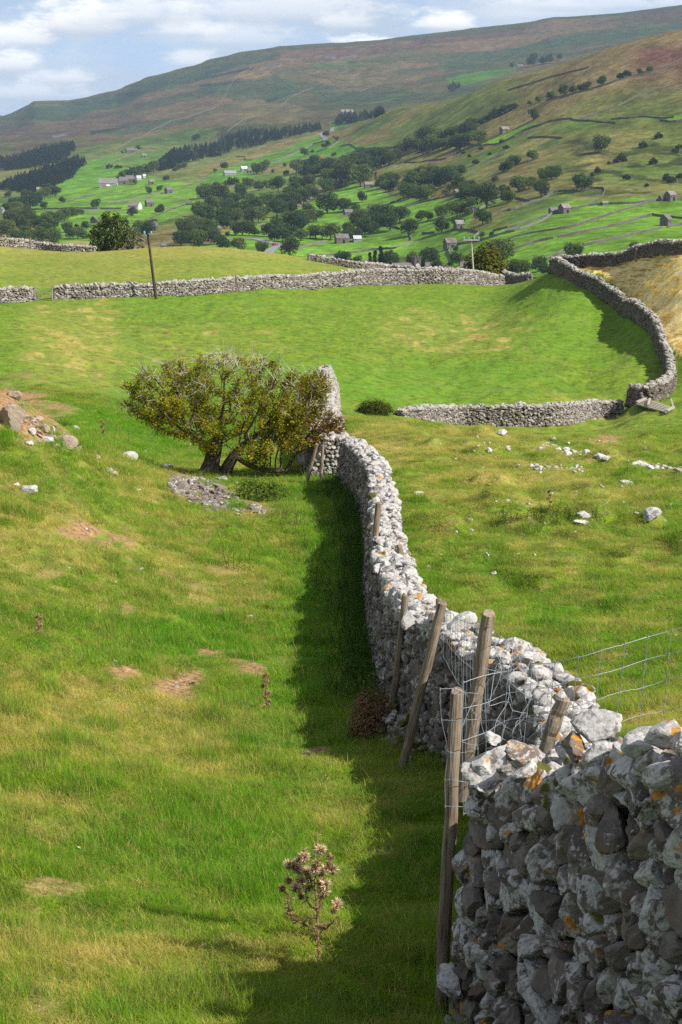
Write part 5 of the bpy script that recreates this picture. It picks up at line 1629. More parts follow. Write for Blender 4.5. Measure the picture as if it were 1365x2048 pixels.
# ---------------------------------------------------------------- conifer plantations
def conifer(seed):
    r = np.random.default_rng(seed); mb = MB(); n = 150
    z = r.random(n) ** .8; a = r.random(n) * 6.283
    rad = (1 - z) * .19 + .015
    P = np.c_[np.cos(a) * rad * r.uniform(.5, 1, n), np.sin(a) * rad * r.uniform(.5, 1, n), .05 + z * .95]
    leaf_quads(mb, P, .13 * (1.1 - .7 * z), np.array((.016, .030, .017)) * r.uniform(.6, 1.5, (n, 1)), .6, .1, seed)
    return np.vstack(mb.V), mb.F[0], np.vstack(mb.C)


CON = [conifer(600 + i) for i in range(6)]


def plantation(name, polys, n, hpx, label, dmin, seed):
    r = np.random.default_rng(seed); mb = MB(); c = 0
    for poly in polys:
        xs = [p[0] for p in poly]; ys = [p[1] for p in poly]
        cand = []
        while len(cand) < n // len(polys):
            u, v = r.uniform(min(xs), max(xs)), r.uniform(min(ys), max(ys))
            if inpoly(np.array([u]), np.array([v]), poly)[0]: cand.append((u, v))
        for (u, v) in cand:
            p = vhit(u, v + hpx * .3, dmin); h = hpx * r.uniform(.6, 1.0) / FPX * p[1]
            V, F, C = CON[r.integers(0, 6)]
            k = r.uniform(.7, 1.4)
            if r.random() < .12: C = C * (1.6, 1.5, 1.0, 1)
            mb.add(V * (h * 1.7, h * 1.7, h) + p, F, C * (k, k, k, 1))
    o = mb.build(name, m_leaf)
    tag(o, label, 'wood', kind='stuff')


plantation('conifer_wood', [c1((0, 270), (150, 245), (330, 185), (470, 165), (560, 140), (590, 180), (530, 230), (470, 270), (330, 310), (180, 330), (0, 345))], 620, 15, 'dark conifer plantation high on the left valley side', 2000, 1)
plantation('conifer_wood', [c1((0, 460), (250, 370), (500, 290), (640, 255), (670, 285), (600, 340), (560, 400), (430, 460), (430, 510), (350, 490), (240, 520), (160, 510), (0, 490))], 760, 16, 'dark mixed plantation below the upper one on the left valley side', 1700, 2)
plantation('conifer_wood', [c2((0, 190), (330, 150), (370, 100), (480, 70), (600, 40), (800, 45), (1000, 10), (1160, 5), (1160, 25), (1000, 60), (800, 105), (560, 165), (420, 195), (330, 230), (0, 300)), c1((1240, 300), (1365, 200), (1365, 320), (1250, 340))], 980, 16, 'long dark conifer plantation across the middle of the fell foot', 1700, 3)
plantation('conifer_wood', [c7((1055, 730), (1130, 690), (1365, 680), (1365, 715), (1200, 750), (1060, 770)), [(750, 222), (762, 218), (770, 224), (752, 232)]], 220, 13, 'small dark conifer plantation on the shoulder above the lane', 2200, 4)
plantation('conifer_wood', [[(895, 172), (905, 166), (922, 170), (920, 178), (900, 182)]], 40, 9, 'tiny dark wood in the gully left of the far green field', 2900, 5)

# ================================================================ FIELD WALLS
m_fw = stone_mat('field_wall_stone', (.045, .042, .038), (.13, .12, .108), (.26, .25, .235), .7, .3, .25)
m_fwp = stone_mat('pale_field_wall_stone', (.10, .092, .083), (.18, .168, .15), (.28, .27, .255), .8, .3, .25)


def field_wall(pts, label, mat=None, h=1.45, w=.5, dmin=560):
    P3 = [vhit(u, v, dmin) for u, v in pts]
    P = smooth_path([p[:2] for p in P3], 3.0 if P3[0][1] < 1500 else 6.0)
    d = np.linalg.norm(np.diff(P, axis=0), axis=1); P = P[np.r_[True, d > .3]]
    T = np.gradient(P, axis=0); T /= np.linalg.norm(T, axis=1)[:, None]; Nn = np.c_[-T[:, 1], T[:, 0]]
    g = valley(P[:, 0], P[:, 1]); n = len(P)
    sc = np.interp(P[:, 1].mean(), [800, 1500, 4500], [.75, .75, .5])
    hh = h * sc * (1 + R.normal(0, .12, n)); ww = w * sc * .5
    P = P + Nn * R.normal(0, .12, n)[:, None]
    o = [(-1.15, -.4, 0), (-.7, 0, 1), (-.35, .12, 1), (.35, .12, 1), (.7, 0, 1), (1.15, -.4, 0)]
    V = np.stack([np.c_[P + Nn * (ww * a), g + (hh * top) + (b if not top else b * hh)] for a, b, top in o], 1)
    i = np.arange(n - 1)[:, None] * 6; j = np.arange(5)[None]
    F = np.stack([i + j + 1, i + j, i + 6 + j, i + 7 + j], -1).reshape(-1, 4)
    mb = MB(); c = np.zeros((n * 6, 4)); c[:, 0] = np.repeat(R.uniform(.2, 1, n), 6); c[:, 2] = np.tile([.2, .2, .6, .6, .2, .2], n); mb.add(V.reshape(-1, 3), F, c)
    mb.add(V[0], [[0, 1, 2, 3, 4, 5]], c[:6]); mb.add(V[-1], [[5, 4, 3, 2, 1, 0]], c[:6])
    tag(mb.build('field_wall', mat or m_fw), label, 'stone wall', 'dry stone field walls across the valley')


for f, pts, lab, mt in [
    (c6, [(0, 580), (140, 545), (470, 490), (640, 440), (830, 380), (1000, 325), (1180, 275)], 'long field wall from the upper right barn down to the road trees', 0),
    (c6, [(65, 655), (200, 610), (360, 575)], 'short field wall left of the gap in the right hand fields', 0),
    (c6, [(395, 570), (600, 525), (860, 470), (1000, 430), (1130, 395), (1200, 405), (1365, 420)], 'field wall right of the gap, bending behind the lower right barn', 0),
    (c6, [(310, 740), (480, 665), (700, 610), (880, 570), (1050, 530), (1210, 495)], 'field wall just above the brow wall in the right hand fields', 0),
    (c6, [(1250, 490), (1365, 465)], 'stub of field wall at the right edge below the barn', 0),
    (c6, [(0, 530), (150, 490), (290, 430), (340, 390), (400, 365)], 'pale field wall running up to the barn with the lean-to', 1),
    (c6, [(0, 500), (120, 460), (250, 420), (320, 395)], 'dark field wall just above the pale one left of the lean-to', 0),
    (c6, [(500, 345), (640, 320), (740, 310), (860, 305), (1000, 300), (1180, 275)], 'dark field wall between the two right hand barns', 0),
    (c6, [(640, 315), (700, 280), (745, 240), (755, 195), (700, 185), (640, 185), (500, 205), (360, 220), (300, 260), (180, 300), (60, 345), (0, 360)], 'wall looping round the top of the small green field', 0),
    (c6, [(60, 265), (180, 290)], 'short dark wall below the hillside clump of trees', 0),
    (c6, [(1320, 262), (1365, 258)], 'short dark wall right of the upper right barn', 0),
    (c4, [(0, 700), (140, 625), (250, 590), (330, 560), (480, 540), (550, 555), (680, 560), (780, 570), (850, 575)], 'dark winding wall below the high enclosure', 0),
    (c4, [(160, 690), (280, 682), (430, 690)], 'short dark wall across the rough green slope', 0),
    (c4, [(550, 550), (700, 495), (850, 445), (960, 390), (1060, 345), (1200, 305), (1365, 262)], 'wall climbing diagonally up the brown hillside to the right edge', 0),
    (c4, [(810, 545), (950, 535), (1060, 525), (1200, 535), (1300, 530)], 'level dark wall high on the right hillside', 0),
    (c4, [(1190, 550), (1270, 565), (1365, 550)], 'dark wall at the right edge under the level wall', 0),
    (c4, [(0, 320), (150, 275), (300, 225), (450, 185), (600, 150), (660, 125)], 'faint wall near the top of the brown spur', 0),
    (c4, [(300, 400), (560, 330), (750, 280), (870, 240), (1000, 200), (1130, 170), (1365, 70)], 'wall along the line of hedge trees', 0),
    (c3, [(160, 875), (330, 840), (470, 780), (550, 755)], 'dark wall under the lone upright tree', 0),
    (c3, [(160, 890), (370, 880), (480, 850), (650, 800), (800, 765), (900, 745)], 'long wall running from the ruined barn to the scrub wood', 0),
    (c3, [(0, 920), (160, 885)], 'dark wall left of the grove', 0),
    (c3, [(1030, 885), (1200, 800), (1290, 775), (1365, 730)], 'pale wall climbing the rough bank', 1),
    (c3, [(880, 1015), (1000, 1020), (1090, 1035)], 'dark wall below the small barn', 0),
    (c3, [(1190, 1030), (1365, 985)], 'dark wall right of the small round trees', 0),
    (c3, [(1040, 1085), (1085, 1038)], 'short pale wall dropping from the small round tree', 1),
    (c3, [(0, 365), (80, 350), (150, 380), (370, 375), (480, 370)], 'dark wall along the foot of the brown spur', 0),
    (c3, [(400, 560), (500, 495), (600, 490), (700, 475), (830, 460), (960, 380)], 'wall curling over the green knoll in mid hillside', 0),
    (c3, [(990, 345), (1100, 355), (1230, 345), (1365, 290)], 'dark wall below the enclosure right of the hillside wood', 0),
    (c3, [(1000, 550), (1150, 480), (1280, 430)], 'broken wall across the scrub under the enclosure', 0),
    (c3, [(340, 990), (400, 990), (470, 1010)], 'short dark wall under the grove', 0),
    (c3, [(1180, 930), (1230, 890), (1365, 850)], 'wall right of the loose pale tree', 0),
    (c5, [(60, 535), (250, 510), (440, 495)], 'low wall in the field left of the church trees', 0),
    (c5, [(440, 492), (540, 460), (560, 430), (550, 410), (575, 385)], 'pale zigzag wall under the tall lone tree', 1),
    (c5, [(905, 585), (870, 560), (850, 520), (880, 480), (1000, 452), (1140, 425), (1365, 365)], 'pale wall curling past the barn and up the fields', 1),
    (c5, [(640, 385), (740, 378)], 'short wall left of the brownish trees', 0),
    (c2, [(940, 640), (1070, 570)], 'pale lane wall under the houses wood', 1),
    (c2, [(590, 275), (700, 248), (850, 217), (990, 172)], 'dark wall along the top of the bright slope', 0),
    (c2, [(0, 330), (100, 325), (220, 305), (400, 275), (450, 260), (480, 250), (545, 250), (550, 275), (600, 275)], 'stepped wall below the conifer wood', 0),
    (c2, [(750, 300), (900, 240), (1080, 150)], 'pale wall slanting up the bright slope', 1),
    (c2, [(780, 310), (850, 290)], 'stub of wall on the bright slope', 0),
    (c2, [(1100, 215), (1200, 182), (1280, 122), (1235, 85)], 'pale wall beside the hairpin lane', 1),
    (c2, [(1080, 150), (1180, 125)], 'dark wall under the hairpin lane', 0),
    (c2, [(960, 975), (1100, 930), (1190, 910)], 'pale wall leading to the grey barn', 1),
    (c2, [(0, 602), (150, 580)], 'dark wall at the left of the dense wood', 0),
    (c2, [(70, 490), (200, 440), (330, 390)], 'wall slanting below the white roofed shed', 0),
    (c2, [(1100, 1030), (1365, 1003)], 'wall in the field below the grey barn', 0),
    (c2, [(0, 655), (140, 592)], 'wall running into the dense wood from left', 0),
    (c2, [(640, 790), (760, 765)], 'short pale wall above the road trees', 1),
    (c1, [(0, 690), (160, 670), (330, 660), (480, 655), (700, 655), (950, 655)], 'long level wall across the left fields', 0),
    (c1, [(490, 610), (600, 580), (750, 545)], 'dark wall rising right of the lone left tree', 0),
    (c1, [(680, 285), (800, 260), (940, 230)], 'wall left of the high farmhouse', 0),
    (c1, [(820, 325), (900, 280), (1030, 230), (1090, 195)], 'pale wall dropping from the high farmhouse', 1),
    (c1, [(1100, 190), (1210, 185)], 'dark wall right of the high farmhouse', 0),
    (c1, [(900, 190), (1050, 110), (1200, 35), (1300, -10), (1560, -95), (1720, -170), (1830, -350), (1960, -450)], 'long pale wall climbing straight up the fell', 1),
    (c1, [(430, 460), (560, 400), (600, 330)], 'pale edge wall along the left plantation', 1),
    (c1, [(950, 330), (1020, 335), (960, 390)], 'small wall corner above the farm sheds', 0),
    (c1, [(1150, 750), (1250, 700), (1365, 650)], 'wall under the tree right of the white gabled barn', 0),
    (c1, [(840, 610), (1000, 590), (1250, 540), (1365, 510)], 'faint pale wall below the small left barn', 1),
    (c1, [(650, 690), (780, 660)], 'pale wall left of the windswept tree', 1),
    (c7, [(545, 360), (620, 410), (680, 460), (775, 515)], 'dark wall dropping across the middle of the fell', 0),
    (c7, [(790, 355), (880, 395), (1000, 420), (1065, 455)], 'dark wall on the fell right of the middle one', 0),
    (c7, [(640, 625), (720, 560), (780, 530), (880, 490)], 'pale wall in the middle of the fell', 1),
    (c7, [(210, 840), (300, 770), (400, 720), (470, 700)], 'pale track wall above the conifer wood', 1),
    (c7, [(1250, 520), (1310, 495), (1365, 490)], 'pale sheepfold wall at the head of the fell', 1),
    (c8, [(0, 300), (160, 305)], 'dark wall at the left edge of the fell', 0),
    (c8, [(50, 350), (250, 340), (450, 320), (520, 310)], 'dark wall above the left plantation', 0),
    (c8, [(810, 285), (1000, 265), (1200, 240), (1365, 230)], 'dark wall under the scar on the left fell', 0),
    (c3, [(-160, -60), (0, 15), (100, 40), (430, 5), (480, 40)], 'wall along the gully on the far fell', 0)]:
    field_wall(f(*pts), lab, m_fwp if mt else None, dmin=2900 if f in (c7, c8) else 560)

# the lane with its bend
m_road = plain('tarmac', (.17, .17, .185), .8, .15, .4)
def lane(pts, w):
    P = smooth_path([vhit(u, v)[:2] for u, v in pts], 3.0); T = np.gradient(P, axis=0); T /= np.linalg.norm(T, axis=1)[:, None]; Nn = np.c_[-T[:, 1], T[:, 0]]
    A, B = P + Nn * w / 2, P - Nn * w / 2
    V = np.stack([np.c_[A, valley(A[:, 0], A[:, 1]) + .25], np.c_[B, valley(B[:, 0], B[:, 1]) + .25]], 1).reshape(-1, 3)
    i = np.arange(len(P) - 1) * 2
    mb = MB(); mb.add(V, np.stack([i + 1, i, i + 2, i + 3], -1)); tag(mb.build('road', m_road), kind='structure')
lane(c2((290, 893), (450, 888), (600, 888), (700, 905), (780, 925), (815, 938), (770, 965), (740, 990), (735, 1010)), 5.5)
lane(c2((930, 645), (1075, 568)), 4)
lane(c2((1230, 20), (1150, 70), (1180, 120)), 6)


# ================================================================ BUILDINGS
m_bw = stone_mat('barn_stone', (.055, .048, .042), (.135, .12, .108), (.21, .20, .185), .5, .2, .35)
m_roof = plain('stone_slates', (.115, .105, .10), .9, .25, .6)
m_roofp = plain('pale_slates', (.16, .145, .135), .9, .25, .6)
m_white = plain('white_render', (.42, .42, .41), .9, .12, .5)
m_dark = plain('dark_opening', (.012, .012, .014), .9, .1, 1)
m_sheet = plain('metal_sheet', (.36, .38, .41), .6, .1, 1)
m_rust = plain('painted_sheet', (.20, .20, .22), .7, .2, 1)


def house(u, v, Lpx, Wm, Hm, rot, label, roof=None, wall=None, name='field_barn', cat='barn', pitch=.5, door=True, wins=1, chim=0, dmin=560, frac=None):
    """gabled building: walls with gables, a roof of two slabs with eaves, door, windows, chimneys"""
    p = vhit(u, v, dmin); Lm = .86 * Lpx / FPX * p[1]; Wm *= .8; Hm *= .68; pitch *= .85; door = door and Hm > 2.3
    t_ = empty(name, p, rot); tag(t_, label, cat)
    x, y = Lm / 2, Wm / 2; rh = Wm * pitch
    W = MB()
    V = [(-x, -y, -1.5), (x, -y, -1.5), (x, y, -1.5), (-x, y, -1.5), (-x, -y, Hm), (x, -y, Hm), (x, y, Hm), (-x, y, Hm), (-x, 0, Hm + rh), (x, 0, Hm + rh)]
    c = np.zeros((10, 4)); c[:, 0] = .6; c[:, 2] = .45
    W.add(V, [[0, 1, 5, 4], [2, 3, 7, 6]], c); W.add(V, [[1, 2, 6, 9, 5], [3, 0, 4, 8, 7]], c)
    W.build('wall', wall or m_bw, t_)
    rf = MB(); e = .22; tk = .14
    for s in (-1, 1):
        sl = rh / y
        yo = -s * (y + e); zo = Hm - e * sl
        A = [(-x - e, yo, zo + .03), (x + e, yo, zo + .03), (x + e, 0, Hm + rh + .03), (-x - e, 0, Hm + rh + .03)]
        Bt = [(a, b, z + tk) for a, b, z in A]
        F = [[0, 1, 2, 3], [7, 6, 5, 4], [0, 4, 5, 1], [1, 5, 6, 2], [3, 2, 6, 7], [0, 3, 7, 4]]
        rf.add(A + Bt, F if s < 0 else F)
    ro = rf.build('roof', roof or m_roof, t_)
    for k in range(chim):
        ch = MB(); ch.box(((-x + .6) if k == 0 else (x - .6), 0, Hm + rh + .5), (.8, .7, 1.5)); ch.build('chimney', m_bw, ro)
    if door:
        d = MB(); d.box((x * .15, -y - .004, .95), (1.4, .08, 1.9)); d.build('door', m_dark, t_)
    for k in range(wins):
        wn = MB(); wn.box((-x * .6 + k * 1.15 * x / max(1, wins - .4), -y - .004, Hm * .68), (.6, .08, .6)); wn.build('window', m_dark, t_)
    if not door:
        wn = MB(); wn.box((x + .004, 0, Hm * .75), (.08, .7, .9)); wn.build('window', m_dark, t_)
    return t_


def B(f, x, y): return f((x, y))[0]


house(*B(c6, 445, 375), 21, 6, 4.2, .55, 'stone field barn with a pale roof and a lean-to at its left end', m_roofp)
house(*B(c6, 358, 382), 17, 5, 2.6, .35, 'low stone lean-to shed joined to the left of the pale roofed barn', m_roof, name='stone_shed', cat='shed')
house(*B(c6, 1272, 278), 21, 6, 4.6, .6, 'stone field barn at the upper right with a dark lean-to', m_roofp, wins=2)
house(*B(c6, 1200, 280), 8, 4, 2.2, .6, 'dark little lean-to against the upper right barn', m_roof, name='stone_shed', cat='shed', wins=0)
house(*B(c6, 1238, 474), 17, 6, 4.6, .75, 'stone field barn alone in the lower right fields', m_roof, door=False, wins=2)
house(*B(c6, 757, 312), 13, 4, 1.6, .3, 'ruined low stone hut on the dark wall between the right hand barns', m_roofp, name='ruined_hut', cat='hut', wins=0, pitch=.3)
house(*B(c3, 930, 1005), 20, 6, 4.2, .35, 'small stone barn under the brownish trees', m_roofp)
house(*B(c5, 860, 492), 25, 6.5, 4.4, .35, 'dark fronted stone barn beside the curling pale wall', m_roof)
house(*B(c2, 1303, 922), 30, 7, 4.6, .25, 'large grey stone barn with a slate roof by the road', m_roof, wins=2)
house(*B(c5, 135, 442), 18, 5, 2.8, .2, 'low outbuilding right of the large grey barn', m_sheet, m_rust, name='outbuilding', cat='shed')
house(*B(c3, 68, 900), 20, 6, 3.2, .3, 'ruined field barn under two dark trees', m_roof)
house(*B(c3, 235, 680), 25, 6, 3.4, .2, 'cottage half hidden in the trees below the slim conifer', m_roofp, name='cottage', cat='house', wins=3, chim=1)
house(*B(c3, 125, 430), 12, 6, 4.0, .4, 'little stone barn in the green field at the foot of the brown spur', m_roof)
house(*B(c3, 1285, 250), 19, 6, 3.6, .5, 'stone barn with a dark lean-to inside the high enclosure', m_roofp)
house(*B(c3, 920, 750), 14, 6, 3.6, .3, 'grey ruin among the scrub trees', m_roofp, name='ruined_barn')
house(*B(c2, 1210, 425), 33, 8, 5, .15, 'upper stone house in the trees, with chimneys', m_roofp, name='stone_house', cat='house', wins=3, chim=2)
house(*B(c2, 1262, 490), 28, 8, 5, .2, 'lower stone house in the trees, with a steep roof', m_roof, name='stone_house', cat='house', wins=3, chim=1)
house(*B(c2, 430, 390), 28, 8, 3, .35, 'long low grey shed left of the white roofed one', m_rust, m_rust, name='farm_shed', cat='shed', wins=0)
house(*B(c2, 540, 358), 14, 8, 3.6, .3, 'shed with a bright white roof on the slope', m_white, m_rust, name='farm_shed', cat='shed')
house(*B(c2, 585, 375), 11, 7, 4, .3, 'brown roofed barn between the white roofed shed and the trees', m_roof)
house(*B(c2, 305, 228), 8, 7, 4.2, .4, 'tiny barn at the lower edge of the conifer wood', m_roofp)
house(*B(c2, 335, 835), 12, 6, 3, .3, 'low building in the field above the road', m_roof, name='stone_hut', cat='hut')
house(*B(c1, 1055, 660), 26, 10, 5, -.35, 'barn with a white gable in the left fields', m_roofp, m_white, name='farm_barn')
house(*B(c1, 1168, 636), 17, 8, 5, .4, 'grey stone barn right of the white gabled one', m_roof)
house(*B(c1, 1318, 532), 15, 7, 5, .6, 'square stone barn beside two round trees on the left slope', m_roof)
house(*B(c1, 1183, 462), 11, 7, 4, .3, 'small stone barn above the square one on the left', m_roofp)
house(*B(c1, 1125, 252), 10, 7, 3.6, .3, 'tiny pale field barn below the high farmhouse', m_roofp)
house(*B(c1, 1030, 212), 25, 8, 4.2, .25, 'high farmhouse of grey stone on the left fell side', m_roof, name='farmhouse', cat='house', wins=3, chim=2)
house(*B(c1, 840, 478), 38, 14, 5, .1, 'long farm shed with a pale roof and white end', m_roofp, m_rust, name='farm_shed', cat='shed')
house(*B(c1, 905, 470), 10, 12, 4.4, .1, 'white farm outbuilding right of the long shed', m_roofp, m_white, name='outbuilding', cat='shed', wins=0)
house(*B(c1, 965, 460), 20, 12, 5, .15, 'grey farmhouse in the middle of the left farm', m_roof, name='farmhouse', cat='house', wins=3, chim=1)
house(*B(c1, 1015, 445), 18, 11, 5, .2, 'grey barn at the right end of the left farm', m_roof, name='farm_barn')
house(*B(c1, 1085, 430), 10, 9, 3, .2, 'pale sheeted shed right of the left farm', m_sheet, m_sheet, name='farm_shed', cat='shed', wins=0)
house(*B(c1, 1128, 412), 6, 6, 3, .2, 'small white shed above the left farm', m_white, m_white, name='farm_shed', cat='shed', wins=0)
house(*B(c1, 305, 522), 11, 7, 4, .3, 'small grey barn under the left plantation', m_roofp)
house(*B(c1, 15, 690), 7, 7, 4.5, .9, 'white cottage at the left edge', m_roof, m_white, name='cottage', cat='house')
house(*B(c1, 735, 765), 7, 6, 4.5, 1.1, 'little brick hut beside the windswept tree', m_roof, name='stone_hut', cat='hut')
house(*B(c1, 1200, 822), 17, 9, 4, .2, 'low grey house right of the windswept tree', m_roof, name='stone_house', cat='house', wins=2)
house(*B(c1, 1278, 962), 12, 5, 2.6, .2, 'roof of a hut peeping over the hill crest right of the dark pole', m_roof, name='stone_hut', cat='hut', chim=1)
house(*B(c5, 700, 690), 20, 7, 4.5, .1, 'grey roofed village house right of the church', m_roof, name='village_house', cat='house', wins=2, chim=1, dmin=860)
house(*B(c5, 980, 690), 22, 7, 4.5, -.1, 'village house left of the olive bush', m_roof, name='village_house', cat='house', wins=2, chim=1, dmin=800)
house(*B(c7, 1150, 692), 28, 12, 4, .1, 'long pale roofed building beside the small plantation', m_roofp, name='farm_building', cat='barn', dmin=2300)
house(*B(c4, 100, 135), 14, 8, 4, .1, 'small grey farmhouse on the far ridge among trees', m_roof, name='farmhouse', cat='house', dmin=2400)
house(*B(c3, 1040, 880), 11, 5, 2.5, .5, 'low pale ruin on the wall above the loose pale tree', m_roofp, name='ruined_hut', cat='hut', wins=0)


def church():
    d = 905.0; k = d / FPX
    a, s = ray(833, 560); z0 = float(valley(a * d, d)[0])
    t_ = empty('church', (a * d, d, z0), .35); tag(t_, 'grey stone church with a square clock tower and steep roof beyond the crest wall', 'church')
    zt = -ray(833, 516)[1] * d - z0
    tw = MB(); c = (.35, 0, .35, 0)
    tw.box((0, 0, zt / 2 - 1), (3.5, 3.5, zt + 2), 0, c)
    tw.box((0, 0, zt + .12), (3.8, 3.8, .25), 0, c)
    for i in range(-1, 2):
        for s in (-1, 1):
            tw.box((i * 1.35, s * 1.65, zt + .6), (.7, .4, .75), 0, c); tw.box((s * 1.65, i * 1.35, zt + .6), (.4, .7, .75), 0, c)
    tw.build('tower', m_bw, t_)
    ck = MB(); aa = np.arange(24) * 2 * math.pi / 24
    V = np.c_[1.0 * np.cos(aa), np.full(24, -1.83), zt - 3.6 + 1.0 * np.sin(aa)]
    V2 = V.copy(); V2[:, 1] = -1.74
    ck.add(np.vstack([V, V2]), [list(range(24))]); ck.add(np.vstack([V, V2]), [[i, (i + 1) % 24, 24 + (i + 1) % 24, 24 + i] for i in range(24)])
    cf = ck.build('clock_face', m_white, t_)
    hd = MB(); hd.box((0, -1.85, zt - 3.3), (.14, .03, .75)); hd.box((.25, -1.85, zt - 3.6), (.55, .03, .14)); hd.build('clock_hand', m_dark, cf)
    w = MB(); w.box((0, -1.77, zt - 1.5), (.7, .06, 1.3)); w.build('belfry_window', m_dark, t_)
    nv = MB(); L_, y, H_ = 11.0, 3.4, zt - 6.6; x0 = -1.9
    V = [(x0 - L_, -y, -2), (x0, -y, -2), (x0, y, -2), (x0 - L_, y, -2), (x0 - L_, -y, H_), (x0, -y, H_), (x0, y, H_), (x0 - L_, y, H_), (x0 - L_, 0, H_ + 4.2), (x0, 0, H_ + 4.2)]
    nv.add(V, [[0, 1, 5, 4], [2, 3, 7, 6]], np.tile(c, (10, 1))); nv.add(V, [[1, 2, 6, 9, 5], [3, 0, 4, 8, 7]], np.tile(c, (10, 1)))
    nv.build('nave', m_bw, t_)
    rf = MB()
    for s in (-1, 1):
        A = [(x0 - L_ - .3, s * (y + .3), H_ - .35), (x0, s * (y + .3), H_ - .35), (x0, 0, H_ + 4.25), (x0 - L_ - .3, 0, H_ + 4.25)]
        rf.add(A + [(p, q, z + .2) for p, q, z in A], [[0, 1, 2, 3], [7, 6, 5, 4], [0, 4, 5, 1], [1, 5, 6, 2], [3, 2, 6, 7], [0, 3, 7, 4]])
    rf.build('roof', m_roof, t_)
    for i in range(3):
        w = MB(); w.box((x0 - 2 - i * 3.2, -y - .01, H_ - 1.6), (.8, .08, 2.0)); w.build('window', m_dark, t_)


church()


# sheep and a few vehicles
def sheep_proto():
    mb = MB()
    V, F = ico(2)
    wool = (.62, .58, .50); face = (.07, .06, .06)
    B_ = V * (.55, .27, .30); B_[:, 2] += .62; B_ *= (1 + .05 * fbm(B_[:, 0] * 9, B_[:, 2] * 9, 5))[:, None]
    mb.add(B_, F, np.tile(wool, (len(V), 1)))
    mb.tube([(.45, 0, .68), (.62, 0, .70), (.80, 0, .60), (.88, 0, .55)], [.13, .11, .085, .05], 8, face)
    for s in (-1, 1):
        mb.tube([(.66, s * .08, .74), (.64, s * .2, .72)], [.04, .015], 5, face)
        for x in (-.32, .32):
            mb.tube([(x, s * .14, .5), (x + .02, s * .14, .26), (x, s * .14, -.02)], [.07, .045, .04], 6, face)
    return mb.build('sheep', m_dead)


SHP = sheep_proto(); first = True
for k, (u, v) in enumerate(sorted([B(c3, *q) for q in ((252, 862), (270, 868), (290, 858), (305, 866), (325, 860), (345, 866), (350, 856))])):
    o = SHP if first else copy_tree(SHP); first = False
    p = vhit(u, v); o.location = p; o.rotation_euler = (0, 0, R.uniform(0, 6.28)); o.scale = (1.3,) * 3
    tag(o, 'white sheep, %s of the flock by the ruined barn' % (ORD[k] if k < 6 else 'rightmost'), 'sheep', 'flock by the ruined barn')


def car(u, v, colr, L_, H_, rot, label, name):
    m = plain(name + '_paint', colr, .4, .05, 1)
    p = vhit(u, v); t_ = empty(name, p + (0, 0, .3), rot); tag(t_, label, 'van' if 'van' in name else 'car')
    b = MB(); b.box((0, 0, .62), (L_, 1.75, .62)); b.box((-.1 * L_, 0, .93 + (H_ - .93) / 2), (L_ * (.62 if H_ < 1.7 else .8), 1.6, H_ - .93), taper=.84); b.build('body', m, t_)
    for sx in (-1, 1):
        for sy in (-1, 1):
            w_ = MB(); w_.tube([(sx * L_ * .31, sy * .86 - .1, .32), (sx * L_ * .31, sy * .86 + .1, .32)], [.32, .32], 12); w_.build('wheel', m_dark, t_)


car(*B(c1, 848, 482), (.6, .6, .6), 5, 2.2, .2, 'white van parked in front of the long farm shed', 'white_van')
car(*B(c1, 822, 485), (.35, .03, .04), 4.2, 1.5, .2, 'red car parked left of the white van at the farm', 'red_car')
car(*B(c2, 785, 942), (.22, .05, .05), 4.2, 1.5, .9, 'dark red car on the bend of the road', 'red_car')
# ================================================================ POSTS, WIRE, GATES, POLES
def wood_mat(name, c1_, c2_, sc=1.0):
    m, t, b = new_mat(name, .9)
    tc_ = t.n('ShaderNodeTexCoord'); mp = t.n('ShaderNodeMapping'); mp.inputs['Scale'].default_value = (14 * sc, 14 * sc, 1.2 * sc)
    t.L.new(tc_.outputs['Object'], mp.inputs['Vector'])
    f = t.noise(mp.outputs[0], 3.0, 7, .65); g = t.noise(tc_.outputs['Object'], 5 * sc, 5, .6)
    c = t.mix(t.ramp(f, .32, .68), c1_, c2_)
    c = t.mix(t.ramp(g, .55, .7, 0, .5), c, (.10, .105, .07))
    c = t.mix(t.ramp(f, .30, .40, .8, 0), c, (.03, .025, .02))
    t.L.new(c, b.inputs['Base Color'])
    bp = t.n('ShaderNodeBump', inp={'Strength': .7, 'Distance': .012, 'Height': f}); t.L.new(bp.outputs[0], b.inputs['Normal'])
    return m


m_post = wood_mat('weathered_post', (.105, .078, .052), (.27, .215, .16))
m_polew = wood_mat('creosoted_pole', (.030, .022, .017), (.07, .05, .038), .3)
m_polep = wood_mat('pale_pole', (.30, .27, .23), (.50, .47, .42), .3)
m_gate = wood_mat('pale_gate_wood', (.24, .21, .165), (.42, .38, .31), .6)
m_wire = plain('galvanised_wire', (.26, .28, .30), .5, .15, 8, metal=.4)
m_ins = plain('blue_glass', (.16, .30, .32), .2, .1, 3)


